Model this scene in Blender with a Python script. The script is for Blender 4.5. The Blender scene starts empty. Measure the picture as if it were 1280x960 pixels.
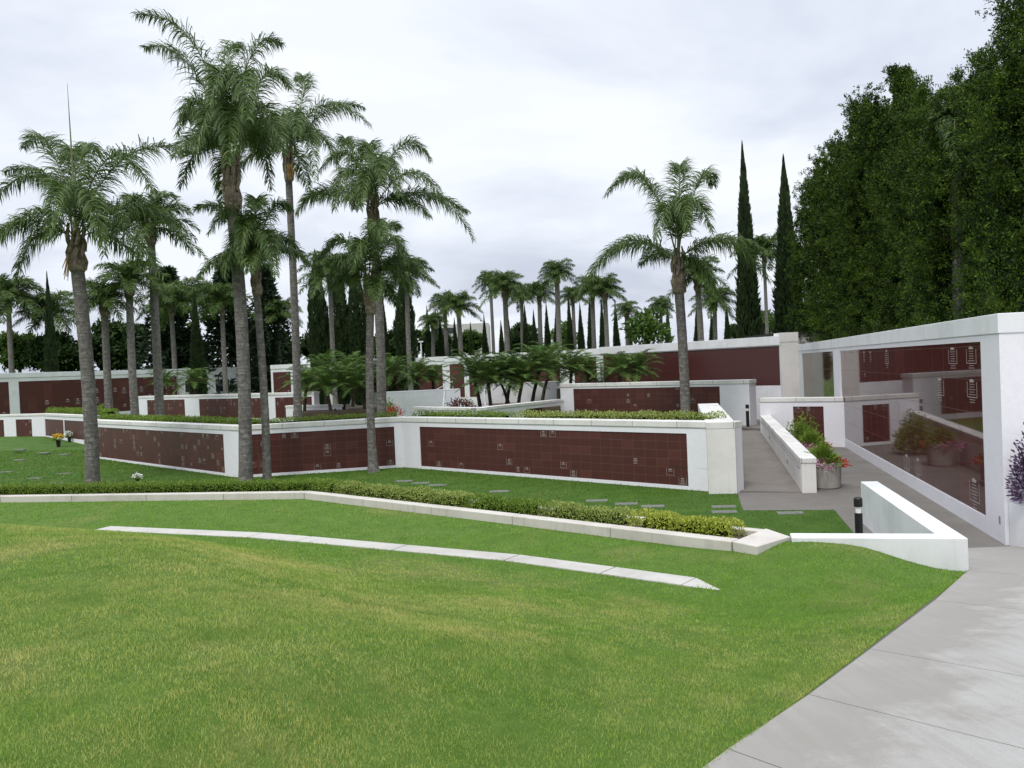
import bpy, math, random
import numpy as np
from mathutils import Vector, Matrix

S = bpy.context.scene
COL = S.collection
R = math.radians
rng = np.random.default_rng(7)
random.seed(7)

# ------------------------------------------------------------------ camera
F = 1050.0                     # focal length in photo pixels (1280 wide)
EYE = 3.6                      # eye height over the lower lawn (z = 0)
PITCH, ROLL = math.atan(20/F), math.atan(0.0427)
fw = np.array([0, math.cos(PITCH), -math.sin(PITCH)])
up0 = np.array([0, math.sin(PITCH), math.cos(PITCH)])
rt0 = np.array([1.0, 0, 0])
rt = rt0*math.cos(ROLL) - up0*math.sin(ROLL)
up = up0*math.cos(ROLL) + rt0*math.sin(ROLL)
EYEP = np.array([0, 0, EYE])

cam = bpy.data.cameras.new('camera'); camo = bpy.data.objects.new('camera', cam); COL.objects.link(camo)
M4 = Matrix(((rt[0], up[0], -fw[0], 0), (rt[1], up[1], -fw[1], 0), (rt[2], up[2], -fw[2], EYE), (0, 0, 0, 1)))
camo.matrix_world = M4
cam.sensor_width = 36; cam.lens = 36*F/1280; cam.clip_start = 0.1; cam.clip_end = 3000
S.camera = camo

def ray(px, py):
    return fw + (px-640)/F*rt - (py-480)/F*up
def pz(px, py, z):             # survey point seen at photo pixel (px,py) lying at height z
    d = ray(px, py); t = (z-EYE)/d[2]
    return EYEP + d*t
def pY(px, py, Y):             # the same at distance Y
    d = ray(px, py); return EYEP + d*(Y/d[1])
def PZ(Y):                     # slope of the concrete walk
    return 2.0 - 0.1316*Y
def pp(px, py):
    d = ray(px, py)            # EYE + t*dz = 2-.1316*t*dy
    t = (2.0-EYE)/(d[2]+0.1316*d[1]); return EYEP + d*t
def along(p0, p1, px, py):     # distance along a vertical plane p0->p1 at which pixel column px crosses it
    d = ray(px, py)[:2]; a = np.array(p0[:2]); u = np.array(p1[:2])-a; L = np.linalg.norm(u); u = u/L
    A = np.array([[d[0], -u[0]], [d[1], -u[1]]])
    return np.linalg.solve(A, a)[1]

# ------------------------------------------------------------------ object helpers
def setp(o, label=None, cat=None, group=None, kind=None):
    if label: o['label'] = label
    if cat: o['category'] = cat
    if group: o['group'] = group
    if kind: o['kind'] = kind
    return o
def thing(name, label, cat, loc=(0, 0, 0), rz=0, group=None):
    o = bpy.data.objects.new(name, None); COL.objects.link(o)
    o.location = loc; o.rotation_euler = (0, 0, rz); o.empty_display_size = 0.2
    return setp(o, label, cat, group, 'thing')
def link(name, me, mat, parent=None, smooth=False, loc=None):
    if mat is not None and not me.materials: me.materials.append(mat)
    o = bpy.data.objects.new(name, me); COL.objects.link(o)
    if parent is not None: o.parent = parent
    if loc is not None: o.location = loc
    if smooth: me.polygons.foreach_set('use_smooth', [True]*len(me.polygons))
    return o
def copy_tree(o, loc, rz=0, sc=1.0, label=None, group=None):
    c = o.copy(); COL.objects.link(c); c.location = loc; c.rotation_euler = (0, 0, rz)
    c.scale = (sc, sc, sc) if not hasattr(sc, '__len__') else sc
    if label: c['label'] = label
    if group: c['group'] = group
    for ch in o.children:
        d = ch.copy(); COL.objects.link(d); d.parent = c
        for g in ch.children:
            e = g.copy(); COL.objects.link(e); e.parent = d
    return c

def np_mesh(name, V, Q):
    """V (n,3); Q (m,k) with k = 3 or 4"""
    V = np.asarray(V, dtype=np.float32).reshape(-1, 3); Q = np.asarray(Q, dtype=np.int32)
    k = Q.shape[1]
    me = bpy.data.meshes.new(name)
    me.vertices.add(len(V)); me.vertices.foreach_set('co', V.ravel())
    me.loops.add(Q.size); me.loops.foreach_set('vertex_index', Q.ravel())
    me.polygons.add(len(Q)); me.polygons.foreach_set('loop_start', np.arange(0, Q.size, k, dtype=np.int32))
    me.update(calc_edges=True); me.validate()
    return me

class MB:
    def __init__(s): s.v = []; s.f = []
    def quad(s, a, b, c, d):
        n = len(s.v); s.v += [a, b, c, d]; s.f.append((n, n+1, n+2, n+3))
    def box(s, x0, x1, y0, y1, z0, z1):
        s.prism([(x0, y0), (x1, y0), (x1, y1), (x0, y1)], z0, z1)
    def prism(s, pts, z0, z1):
        """pts ccw; z0/z1 numbers or per-point lists"""
        k = len(pts); n = len(s.v)
        b = z0 if hasattr(z0, '__len__') else [z0]*k
        t = z1 if hasattr(z1, '__len__') else [z1]*k
        s.v += [(p[0], p[1], b[i]) for i, p in enumerate(pts)] + [(p[0], p[1], t[i]) for i, p in enumerate(pts)]
        s.f.append(tuple(range(n+k-1, n-1, -1))); s.f.append(tuple(range(n+k, n+2*k)))
        for i in range(k):
            j = (i+1) % k; s.f.append((n+i, n+j, n+k+j, n+k+i))
    def tube(s, pts, r, seg=8, cap=True):
        pts = [Vector(p) for p in pts]; rr = [float(v) for v in (r if hasattr(r, '__len__') else [r]*len(pts))]
        n = len(s.v); up_ = Vector((0, 0, 1))
        for i, p in enumerate(pts):
            t = (pts[min(i+1, len(pts)-1)] - pts[max(i-1, 0)]).normalized()
            a = t.cross(up_) if abs(t.z) < .95 else t.cross(Vector((0, 1, 0)))
            a.normalize(); b = t.cross(a)
            for k in range(seg):
                w = 2*math.pi*k/seg
                s.v.append(tuple(p + rr[i]*(math.cos(w)*a + math.sin(w)*b)))
        for i in range(len(pts)-1):
            for k in range(seg):
                k2 = (k+1) % seg
                s.f.append((n+i*seg+k, n+i*seg+k2, n+(i+1)*seg+k2, n+(i+1)*seg+k))
        if cap:
            s.f.append(tuple(n+k for k in range(seg))); s.f.append(tuple(n+(len(pts)-1)*seg+k for k in range(seg-1, -1, -1)))
    def lathe(s, prof, seg=24, c=(0, 0)):
        n = len(s.v)
        for r, z in prof:
            for k in range(seg):
                w = 2*math.pi*k/seg; s.v.append((c[0]+r*math.cos(w), c[1]+r*math.sin(w), z))
        for i in range(len(prof)-1):
            for k in range(seg):
                k2 = (k+1) % seg
                s.f.append((n+i*seg+k, n+i*seg+k2, n+(i+1)*seg+k2, n+(i+1)*seg+k))
        s.f.append(tuple(n+k for k in range(seg-1, -1, -1))); s.f.append(tuple(n+(len(prof)-1)*seg+k for k in range(seg)))
    def build(s, name, mat, parent=None, smooth=False, bevel=0, loc=None):
        me = bpy.data.meshes.new(name); me.from_pydata(s.v, [], s.f); me.update()
        o = link(name, me, mat, parent, smooth, loc)
        if bevel:
            m = o.modifiers.new('bevel', 'BEVEL'); m.width = bevel; m.segments = 2; m.limit_method = 'ANGLE'
        return o

# ------------------------------------------------------------------ materials
def mat(name, base=(.5, .5, .5), rough=.7, spec=.4):
    m = bpy.data.materials.new(name); m.use_nodes = True
    n = m.node_tree.nodes; b = n['Principled BSDF']
    b.inputs['Base Color'].default_value = (*base, 1); b.inputs['Roughness'].default_value = rough
    b.inputs['Specular IOR Level'].default_value = spec
    return m, n, m.node_tree.links, b
def noise(n, l, scale, detail=4, rough=.55, vec=None, dist=0):
    t = n.new('ShaderNodeTexNoise'); t.inputs['Scale'].default_value = scale
    t.inputs['Detail'].default_value = detail; t.inputs['Roughness'].default_value = rough
    t.inputs['Distortion'].default_value = dist
    if vec is not None: l.new(vec, t.inputs['Vector'])
    return t.outputs['Fac']
def ramp(n, l, fac, stops):
    r = n.new('ShaderNodeValToRGB'); e = r.color_ramp.elements
    while len(e) < len(stops): e.new(.5)
    for i, (p, c) in enumerate(stops):
        e[i].position = p; e[i].color = (*c, 1) if len(c) == 3 else c
    l.new(fac, r.inputs['Fac']); return r.outputs['Color']
def mixc(n, l, fac, a, b, mode='MIX'):
    m = n.new('ShaderNodeMix'); m.data_type = 'RGBA'; m.blend_type = mode
    for sock, v in ((m.inputs[0], fac), (m.inputs[6], a), (m.inputs[7], b)):
        if isinstance(v, (int, float)): sock.default_value = v
        elif isinstance(v, tuple): sock.default_value = (*v, 1)
        else: l.new(v, sock)
    return m.outputs[2]
def math_(n, l, op, a, b=0.0, c=0.0):
    m = n.new('ShaderNodeMath'); m.operation = op
    for i, v in enumerate((a, b, c)):
        if isinstance(v, (int, float)): m.inputs[i].default_value = v
        else: l.new(v, m.inputs[i])
    return m.outputs[0]
def bump(n, l, b, h, strength=.3, dist=.02):
    u = n.new('ShaderNodeBump'); u.inputs['Strength'].default_value = strength; u.inputs['Distance'].default_value = dist
    l.new(h, u.inputs['Height']); l.new(u.outputs[0], b.inputs['Normal'])
def pos(n): return n.new('ShaderNodeNewGeometry').outputs['Position']
def objc(n): return n.new('ShaderNodeTexCoord').outputs['Object']

def m_leaf(name, c0, c1, c2, rough=.45, trans=.25, big=.35, spec=.16, br=(.35, .7), mid=.55):
    """leaf colour differs from leaf to leaf and from branch to branch"""
    m, n, l, b = mat(name, c1, rough+.08, spec)
    g = n.new('ShaderNodeNewGeometry')
    c = ramp(n, l, g.outputs['Random Per Island'], [(0, c0), (mid, c1), (1, c2)])
    f = noise(n, l, big, 3, .6, g.outputs['Position'])
    c = mixc(n, l, ramp(n, l, f, [(br[0], (0, 0, 0)), (br[1], (1, 1, 1))]), c, mixc(n, l, .5, c, c2))
    l.new(c, b.inputs['Base Color'])
    t = n.new('ShaderNodeBsdfTranslucent'); l.new(c, t.inputs['Color'])
    x = n.new('ShaderNodeMixShader'); x.inputs[0].default_value = trans
    l.new(b.outputs[0], x.inputs[1]); l.new(t.outputs[0], x.inputs[2])
    l.new(x.outputs[0], n['Material Output'].inputs['Surface'])
    return m

def m_stone(name, base, dark, rough=.75, sc=6.0, amount=.5, speck=True, vein=False, joint=0):
    m, n, l, b = mat(name, base, rough, .3)
    p = pos(n)
    f = noise(n, l, .9, 6, .65, p); c = mixc(n, l, ramp(n, l, f, [(.42, (0, 0, 0)), (.75, (amount,)*3)]), base, dark)
    # weather streaks running down
    mp = n.new('ShaderNodeMapping'); mp.inputs['Scale'].default_value = (7, 7, .5); l.new(p, mp.inputs['Vector'])
    s = noise(n, l, 1.0, 4, .6, mp.outputs[0])
    c = mixc(n, l, ramp(n, l, s, [(.55, (0, 0, 0)), (.8, (amount*.7,)*3)]), c, dark)
    if speck:
        s2 = noise(n, l, 90, 2, .5, p); c = mixc(n, l, ramp(n, l, s2, [(.45, (0, 0, 0)), (.75, (.25,)*3)]), c, dark)
    if vein:
        v = noise(n, l, 1.6, 8, .7, p, 2.5)
        vv = ramp(n, l, v, [(.46, (0, 0, 0)), (.5, (.4,)*3), (.54, (0, 0, 0))])
        c = mixc(n, l, vv, c, dark)
    if joint:
        ox = n.new('ShaderNodeSeparateXYZ'); l.new(objc(n), ox.inputs[0])
        jx = math_(n, l, 'ABSOLUTE', math_(n, l, 'SUBTRACT', math_(n, l, 'FRACT', math_(n, l, 'DIVIDE', ox.outputs[0], joint)), .5))
        c = mixc(n, l, math_(n, l, 'MULTIPLY', math_(n, l, 'GREATER_THAN', jx, .5-.012/joint), .75), c, (.2, .19, .17))
    l.new(c, b.inputs['Base Color'])
    bump(n, l, b, noise(n, l, 45, 4, .6, p), .15, .01)
    return m

def m_granite(name, cw, ch, rough=.28, base=(.066, .0235, .0195), line=.35, lw=.012, spec=.5):
    """polished red-brown granite cut in niche fronts cw x ch"""
    m, n, l, b = mat(name, base, rough, spec)
    o = objc(n); sx = n.new('ShaderNodeSeparateXYZ'); l.new(o, sx.inputs[0])
    gx = math_(n, l, 'DIVIDE', sx.outputs[0], cw); gz = math_(n, l, 'DIVIDE', sx.outputs[2], ch)
    cid = n.new('ShaderNodeCombineXYZ')
    l.new(math_(n, l, 'FLOOR', gx), cid.inputs[0]); l.new(math_(n, l, 'FLOOR', gz), cid.inputs[2])
    oi = n.new('ShaderNodeObjectInfo'); l.new(math_(n, l, 'MULTIPLY', oi.outputs['Random'], 50), cid.inputs[1])
    w = n.new('ShaderNodeTexWhiteNoise'); w.noise_dimensions = '3D'; l.new(cid.outputs[0], w.inputs['Vector'])
    grain = noise(n, l, 60, 3, .6, o)
    c = mixc(n, l, ramp(n, l, grain, [(.4, (0, 0, 0)), (.7, (.6,)*3)]), base, (base[0]*1.9, base[1]*1.8, base[2]*1.8))
    c = mixc(n, l, ramp(n, l, w.outputs['Value'], [(0, (0, 0, 0)), (.86, (.10,)*3), (.87, (.4,)*3), (1, (.6,)*3)]), c, (base[0]*1.9, base[1]*1.8, base[2]*1.7))
    fx = math_(n, l, 'ABSOLUTE', math_(n, l, 'SUBTRACT', math_(n, l, 'FRACT', gx), .5))
    fz = math_(n, l, 'ABSOLUTE', math_(n, l, 'SUBTRACT', math_(n, l, 'FRACT', gz), .5))
    ln = math_(n, l, 'MAXIMUM', math_(n, l, 'GREATER_THAN', fx, .5-lw/cw/2), math_(n, l, 'GREATER_THAN', fz, .5-lw/ch/2))
    c = mixc(n, l, math_(n, l, 'MULTIPLY', ln, line), c, (.30, .22, .20))
    l.new(c, b.inputs['Base Color'])
    l.new(math_(n, l, 'MULTIPLY_ADD', ln, .3, rough), b.inputs['Roughness'])
    return m

def m_grass(name, g0, g1, dry, dryamt=(.52, .72), scale=1.0):
    m, n, l, b = mat(name, g0, .75, .2)
    p = pos(n)
    f1 = noise(n, l, .55*scale, 5, .62, p); f2 = noise(n, l, 14, 4, .7, p); f3 = noise(n, l, 2.6*scale, 4, .6, p)
    c = mixc(n, l, ramp(n, l, f3, [(.35, (0, 0, 0)), (.68, (1, 1, 1))]), g0, g1)
    c = mixc(n, l, ramp(n, l, f1, [(dryamt[0], (0, 0, 0)), (dryamt[1], (.8,)*3)]), c, dry)
    c = mixc(n, l, ramp(n, l, f2, [(.35, (.3,)*3), (.65, (0, 0, 0))]), c, (g0[0]*.45, g0[1]*.45, g0[2]*.45))
    l.new(c, b.inputs['Base Color'])
    bump(n, l, b, noise(n, l, 55, 4, .75, p), .9, .04)
    return m

def m_blade(name, g0, g1, dry, dryamt=(.5, .74), crest=False):
    m, n, l, b = mat(name, g0, .6, .25)
    g = n.new('ShaderNodeNewGeometry'); p = g.outputs['Position']
    c = mixc(n, l, g.outputs['Random Per Island'], g0, g1)
    f1 = noise(n, l, .55, 5, .62, p); f2 = noise(n, l, 3.5, 4, .65, p)
    a = math_(n, l, 'MULTIPLY_ADD', f2, .45, math_(n, l, 'MULTIPLY', f1, .6))
    a = math_(n, l, 'MULTIPLY_ADD', g.outputs['Random Per Island'], .12, a)
    if crest:
        sx = n.new('ShaderNodeSeparateXYZ'); l.new(p, sx.inputs[0])
        dd = math_(n, l, 'SUBTRACT', math_(n, l, 'MULTIPLY_ADD', sx.outputs[0], -.62, 12.3), sx.outputs[1])
        m1 = n.new('ShaderNodeMapRange'); m1.inputs[1].default_value = -.5; m1.inputs[2].default_value = 3.5; m1.inputs[3].default_value = -.13; m1.inputs[4].default_value = .05; l.new(dd, m1.inputs[0])
        m2 = n.new('ShaderNodeMapRange'); m2.inputs[1].default_value = -1.0; m2.inputs[2].default_value = 3.5; m2.inputs[3].default_value = 0.0; m2.inputs[4].default_value = -.07; l.new(sx.outputs[0], m2.inputs[0])
        a = math_(n, l, 'ADD', math_(n, l, 'ADD', a, m1.outputs[0]), m2.outputs[0])
    c = mixc(n, l, ramp(n, l, a, [(dryamt[0], (0, 0, 0)), (dryamt[1], (.9,)*3)]), c, dry)
    f3 = noise(n, l, 1.6, 3, .6, p)
    c = mixc(n, l, ramp(n, l, f3, [(.50, (0, 0, 0)), (.72, (.5,)*3)]), c, (g0[0]*.62, g0[1]*.72, g0[2]*.6))
    l.new(c, b.inputs['Base Color'])
    t = n.new('ShaderNodeBsdfTranslucent'); l.new(c, t.inputs['Color'])
    x = n.new('ShaderNodeMixShader'); x.inputs[0].default_value = .3
    l.new(b.outputs[0], x.inputs[1]); l.new(t.outputs[0], x.inputs[2]); l.new(x.outputs[0], n['Material Output'].inputs['Surface'])
    return m

def m_trunk(name, base, dark, ring=9.0):
    m, n, l, b = mat(name, base, .9, .15)
    o = objc(n)
    mp = n.new('ShaderNodeMapping'); mp.inputs['Scale'].default_value = (1.2, 1.2, ring); l.new(o, mp.inputs['Vector'])
    r = noise(n, l, 1.0, 5, .7, mp.outputs[0], .6)
    c = mixc(n, l, ramp(n, l, r, [(.38, (0, 0, 0)), (.62, (1, 1, 1))]), dark, base)
    g_ = noise(n, l, 7, 6, .75, o, .4); c = mixc(n, l, ramp(n, l, g_, [(.42, (.85,)*3), (.60, (0, 0, 0))]), c, (dark[0]*.6, dark[1]*.6, dark[2]*.6))
    f = noise(n, l, 1.1, 4, .6, o); c = mixc(n, l, ramp(n, l, f, [(.5, (0, 0, 0)), (.75, (.6,)*3)]), c, dark)
    l.new(c, b.inputs['Base Color']); bump(n, l, b, math_(n, l, 'MULTIPLY_ADD', g_, .8, r), .8, .06)
    return m

def m_walk(name, base, stain, light, sc=1.0, edge=None):
    m, n, l, b = mat(name, base, .85, .25)
    p = pos(n)
    f = noise(n, l, 1.1*sc, 6, .65, p); g = noise(n, l, 70, 3, .6, p)
    c = mixc(n, l, ramp(n, l, f, [(.35, (0, 0, 0)), (.7, (1, 1, 1))]), base, light)
    if edge is not None:       # water stain creeping in from the lawn side
        A, nn = edge
        sx = n.new('ShaderNodeSeparateXYZ'); l.new(p, sx.inputs[0])
        d = math_(n, l, 'ADD', math_(n, l, 'MULTIPLY', math_(n, l, 'SUBTRACT', sx.outputs[0], A[0]), nn[0]),
                  math_(n, l, 'MULTIPLY', math_(n, l, 'SUBTRACT', sx.outputs[1], A[1]), nn[1]))
        wob = noise(n, l, 1.3, 6, .7, p)
        d2 = math_(n, l, 'MULTIPLY', math_(n, l, 'MULTIPLY_ADD', wob, 2.2, math_(n, l, 'SUBTRACT', d, .55)), .5)
        k = ramp(n, l, d2, [(0.0, (.3,)*3), (.30, (.6,)*3), (.58, (.75,)*3), (.74, (.2,)*3), (.98, (0, 0, 0))])
        c = mixc(n, l, k, c, stain)
        mp = n.new('ShaderNodeMapping'); mp.inputs['Rotation'].default_value = (0, 0, R(57)); mp.inputs['Scale'].default_value = (14, .8, 1)
        l.new(p, mp.inputs['Vector']); st = noise(n, l, 1.0, 4, .6, mp.outputs[0])
        c = mixc(n, l, ramp(n, l, st, [(.45, (0, 0, 0)), (.72, (.38,)*3)]), c, stain)
    else:
        s = noise(n, l, .5, 5, .7, p); c = mixc(n, l, ramp(n, l, s, [(.5, (0, 0, 0)), (.75, (.5,)*3)]), c, stain)
    c = mixc(n, l, ramp(n, l, g, [(.4, (.22,)*3), (.6, (0, 0, 0))]), c, stain)
    l.new(c, b.inputs['Base Color']); bump(n, l, b, g, .12, .01)
    return m

MAT = {}
MAT['stucco'] = m_stone('white_stucco', (.80, .78, .74), (.56, .53, .48), .85, amount=.6)
MAT['marble'] = m_stone('white_marble', (.83, .815, .845), (.70, .70, .73), .5, amount=.25, speck=False, vein=True)
MAT['cap'] = m_stone('coping_stone', (.78, .77, .735), (.46, .44, .39), .8, amount=.6, joint=1.52)
MAT['kerbstone'] = m_stone('kerb_stone', (.62, .585, .53), (.33, .30, .26), .85, amount=.6)
MAT['drain'] = m_stone('drain_concrete', (.54, .525, .485), (.33, .305, .27), .9, amount=.6)
MAT['paint'] = m_stone('painted_white', (.80, .805, .81), (.55, .55, .54), .7, amount=.6)
MAT['granite_s'] = m_granite('niche_granite', .40, .247, .42, line=.20, lw=.011, spec=.22)
MAT['granite_m'] = m_granite('crypt_granite', .78, .60, .35, spec=.25, line=.12, lw=.012)
MAT['granite_l'] = m_granite('polished_crypt_granite', .95, .66, .035, base=(.056, .0175, .015), line=.10, lw=.008)
MAT['granite_p'] = m_granite('plain_granite', 4.0, .85, .3, base=(.058, .0165, .0145), line=.1)
MAT['engrave'] = mat('engraved_letters', (.36, .31, .29), .6)[0]
MAT['plate'] = mat('inscription_metal', (.34, .31, .295), .6)[0]
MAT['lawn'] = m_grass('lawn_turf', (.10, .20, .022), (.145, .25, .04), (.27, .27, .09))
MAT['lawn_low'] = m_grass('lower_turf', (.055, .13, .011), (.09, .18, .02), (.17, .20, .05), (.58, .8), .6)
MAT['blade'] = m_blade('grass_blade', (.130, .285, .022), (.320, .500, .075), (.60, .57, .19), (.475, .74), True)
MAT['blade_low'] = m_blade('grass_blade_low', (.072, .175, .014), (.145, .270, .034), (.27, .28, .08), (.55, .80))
MAT['soil'] = m_stone('soil', (.10, .075, .05), (.05, .035, .025), .95)
MAT['joint'] = mat('dark_joint', (.12, .11, .10), .9)[0]
MAT['palm'] = m_leaf('palm_leaflet', (.038, .080, .016), (.074, .135, .028), (.145, .215, .058), .38, .28, .9, .3)
MAT['palm_far'] = m_leaf('palm_leaflet_far', (.042, .086, .02), (.078, .14, .034), (.14, .20, .06), .5, .28)
MAT['date'] = m_leaf('date_leaflet', (.040, .100, .016), (.07, .150, .026), (.15, .24, .05), .4, .2)
MAT['rachis'] = mat('palm_rachis', (.16, .17, .07), .6)[0]
MAT['boot'] = m_trunk('palm_leaf_base', (.48, .40, .30), (.22, .175, .13), 3.0)
MAT['fibre'] = mat('palm_fruit_stalk', (.52, .30, .07), .8)[0]
MAT['trunk'] = m_trunk('palm_trunk', (.33, .305, .28), (.175, .162, .15), 16.0)
MAT['bark'] = m_trunk('tree_bark', (.12, .09, .065), (.05, .04, .03), 1.0)
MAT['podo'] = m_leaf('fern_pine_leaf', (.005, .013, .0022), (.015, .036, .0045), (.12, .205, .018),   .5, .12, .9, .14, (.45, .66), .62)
MAT['shade_core'] = mat('inner_shade', (.006, .012, .003), 1.0, .0)[0]  # near-black core colour, paints the shade inside crowns and hedges
MAT['cyp'] = m_leaf('cypress_leaf', (.016, .030, .012), (.028, .048, .018), (.045, .07, .024), .6, .08)
MAT['cyp_light'] = m_leaf('cypress_light_leaf', (.035, .06, .02), (.05, .085, .028), (.08, .12, .04), .6, .08)
MAT['con'] = m_leaf('conifer_needles', (.014, .028, .016), (.024, .044, .022), (.04, .065, .03), .6, .08)
MAT['broad'] = m_leaf('broad_leaf', (.035, .075, .014), (.06, .12, .022), (.11, .18, .035), .55, .2)
MAT['broad_dark'] = m_leaf('dark_broad_leaf', (.02, .042, .012), (.035, .068, .018), (.06, .10, .028), .55, .15)
MAT['hedge'] = m_leaf('hedge_leaf', (.09, .16, .02), (.15, .25, .035), (.25, .34, .06), .5, .15, 1.5)
MAT['hedge_var'] = m_leaf('variegated_hedge_leaf', (.11, .18, .025), (.23, .31, .06), (.45, .50, .16), .5, .15, 1.2)
MAT['hedge_lime'] = m_leaf('lime_hedge_leaf', (.15, .22, .022), (.33, .40, .04), (.52, .54, .11), .5, .15, 1.2)
MAT['red_leaf'] = m_leaf('red_shrub_leaf', (.08, .015, .015), (.14, .03, .025), (.2, .06, .04), .5, .1)
MAT['pink'] = m_leaf('pink_petal', (.45, .12, .25), (.6, .25, .4), (.7, .45, .55), .6, .2)
MAT['red'] = m_leaf('red_petal', (.35, .02, .02), (.5, .05, .04), (.6, .1, .08), .6, .2)
MAT['yellow'] = m_leaf('yellow_petal', (.7, .4, .02), (.8, .5, .03), (.8, .6, .1), .6, .2)
MAT['purple'] = m_leaf('purple_leaf', (.05, .03, .07), (.09, .05, .11), (.16, .10, .18), .6, .1)
MAT['black'] = mat('black_metal', (.012, .012, .013), .4)[0]
MAT['lens'] = mat('lamp_lens', (.85, .85, .82), .3)[0]
MAT['steel'] = mat('rail_metal', (.22, .22, .22), .45)[0]
MAT['white_rail'] = mat('white_rail', (.8, .8, .8), .4)[0]
MAT['pot'] = m_stone('planter_concrete', (.44, .42, .38), (.28, .26, .23), .9)
MAT['blue'] = mat('blue_glaze', (.06, .07, .25), .3)[0]
MAT['glass'] = mat('dark_glass', (.02, .025, .035), .08, .6)[0]
MAT['opening'] = mat('dark_interior', (.03, .028, .026), .9)[0]
MAT['beige'] = m_stone('beige_render', (.55, .53, .50), (.42, .40, .37), .9)
MAT['marker'] = m_stone('marker_stone', (.19, .195, .175), (.10, .115, .08), .8)
MAT['ground'] = m_grass('far_ground', (.06, .10, .03), (.09, .12, .04), (.16, .14, .08))

# ------------------------------------------------------------------ world + sun
W = bpy.data.worlds.new('World'); S.world = W; W.use_nodes = True
n = W.node_tree.nodes; l = W.node_tree.links; n.clear()
out = n.new('ShaderNodeOutputWorld'); bg = n.new('ShaderNodeBackground'); l.new(bg.outputs[0], out.inputs[0])
SUN_EL, SUN_AZ = R(58), R(205)            # behind the camera, a little to the left
sky = n.new('ShaderNodeTexSky'); sky.sky_type = 'NISHITA'; sky.sun_disc = False
sky.sun_elevation = SUN_EL; sky.sun_rotation = SUN_AZ; sky.air_density = 1.2; sky.dust_density = 3
tc = n.new('ShaderNodeTexCoord'); sx = n.new('ShaderNodeSeparateXYZ'); l.new(tc.outputs['Generated'], sx.inputs[0])
zc = math_(n, l, 'MAXIMUM', sx.outputs[2], 0.0); dz = math_(n, l, 'ADD', zc, .22)
cv = n.new('ShaderNodeCombineXYZ')
l.new(math_(n, l, 'DIVIDE', sx.outputs[0], dz), cv.inputs[0]); l.new(math_(n, l, 'DIVIDE', sx.outputs[1], dz), cv.inputs[1])
cv.inputs[2].default_value = 3.3
f = noise(n, l, .85, 6, .52, cv.outputs[0], .35)
cl = ramp(n, l, f, [(.36, (5.4, 5.75, 6.75)), (.46, (6.7, 7.1, 8.1)), (.55, (8.1, 8.5, 9.2)), (.68, (9.1, 9.3, 9.7))])
for e in n:
    if e.type == 'VALTORGB':
        for k in e.color_ramp.elements: k.color = (k.color[0], k.color[1], k.color[2], 1)
# overcast vault: three times brighter overhead than at the skyline
zb = ramp(n, l, zc, [(0, (1.0,)*3), (.45, (1.0,)*3), (1.0, (2.0,)*3)])
cl = mixc(n, l, 1.0, cl, zb, 'MULTIPLY')
mx = mixc(n, l, .93, sky.outputs[0], cl)
l.new(mx, bg.inputs['Color']); bg.inputs['Strength'].default_value = .1
SKY_BG = bg

sun = bpy.data.lights.new('sun', 'SUN'); sun.energy = 1.5; sun.angle = R(12); sun.color = (1, .97, .92)
suno = bpy.data.objects.new('sun', sun); COL.objects.link(suno)
sd = Vector((math.sin(SUN_AZ)*math.cos(SUN_EL), math.cos(SUN_AZ)*math.cos(SUN_EL), math.sin(SUN_EL)))
suno.rotation_euler = sd.to_track_quat('Z', 'Y').to_euler(); suno.location = (0, -20, 40)
S.view_settings.view_transform = 'Standard'; S.view_settings.look = 'None'; S.view_settings.gamma = 1
S.view_settings.exposure = 0.25
S.cycles.max_bounces = 6; S.cycles.transparent_max_bounces = 4; S.cycles.caustics_reflective = False; S.cycles.caustics_refractive = False

# ------------------------------------------------------------------ survey points
def xy(p): return (float(p[0]), float(p[1]))
PA, PB = xy(pp(880, 960)), xy(pp(1210, 713))             # lawn edge of the concrete walk
ed = np.array(PB)-np.array(PA); ed = ed/np.linalg.norm(ed); en = np.array([-ed[1], ed[0]])   # en points to the lawn
def smooth(t): t = np.clip(t, 0, 1); return t*t*(3-2*t)
ZS = .62                                                  # drain strip level
strip_px = [(128, 661), (320, 669.5), (380, 674.5), (640, 698), (760, 714), (862, 728)]
strip = [xy(pz(x, y, ZS)) for x, y in strip_px]
sX = np.array([-40]+[p[0] for p in strip]+[8]); sY = np.array([strip[0][1]+2.0]+[p[1] for p in strip]+[strip[-1][1]-4.0])
ZK = .85                                                  # planter kerb top
kerb_px = [(-420, 630.5), (0, 620.5), (380, 615.5), (640, 645), (914, 677)]
kerb = [xy(pz(x, y, ZK)) for x, y in kerb_px]
VA = xy(pz(1210, 673, .88)); VL = xy(pz(990, 672, .88)); VE = xy(pz(1097, 601.5, .88))   # low white wall: apex, left end, far end
kX = np.array([p[0] for p in kerb]+[VL[0], VA[0], 9, 30]); kY = np.array([p[1] for p in kerb]+[VL[1], VA[1], VA[1]+2.4, VA[1]+3])
def hfront(X, Y):
    ys = np.interp(X, sX, sY); d = ys-Y
    dp = np.interp(X, [-14, -8, -4, -1, 3], [5.4, 6.85, 7.8, 10.3, 11.5])
    g = smooth(d/dp)
    z = np.where(d > 0, ZS+1.36*g, ZS+.07*np.clip(-d/2.5, 0, 1))
    z = z + .03*np.sin(X*1.3+Y*.7)*np.clip(d/3, 0, 1)
    e = (X-PA[0])*en[0]+(Y-PA[1])*en[1]
    z = z + +.13*np.exp(-((X-4.3)**2/.9+(Y-12.3)**2/2.2))
    w = smooth(e/np.interp(Y, [7, 11], [2.3, 1.45])); p = PZ(Y)-.015
    return np.where(e > 0, p+(z-p)*w, PZ(Y)-.06)
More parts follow.
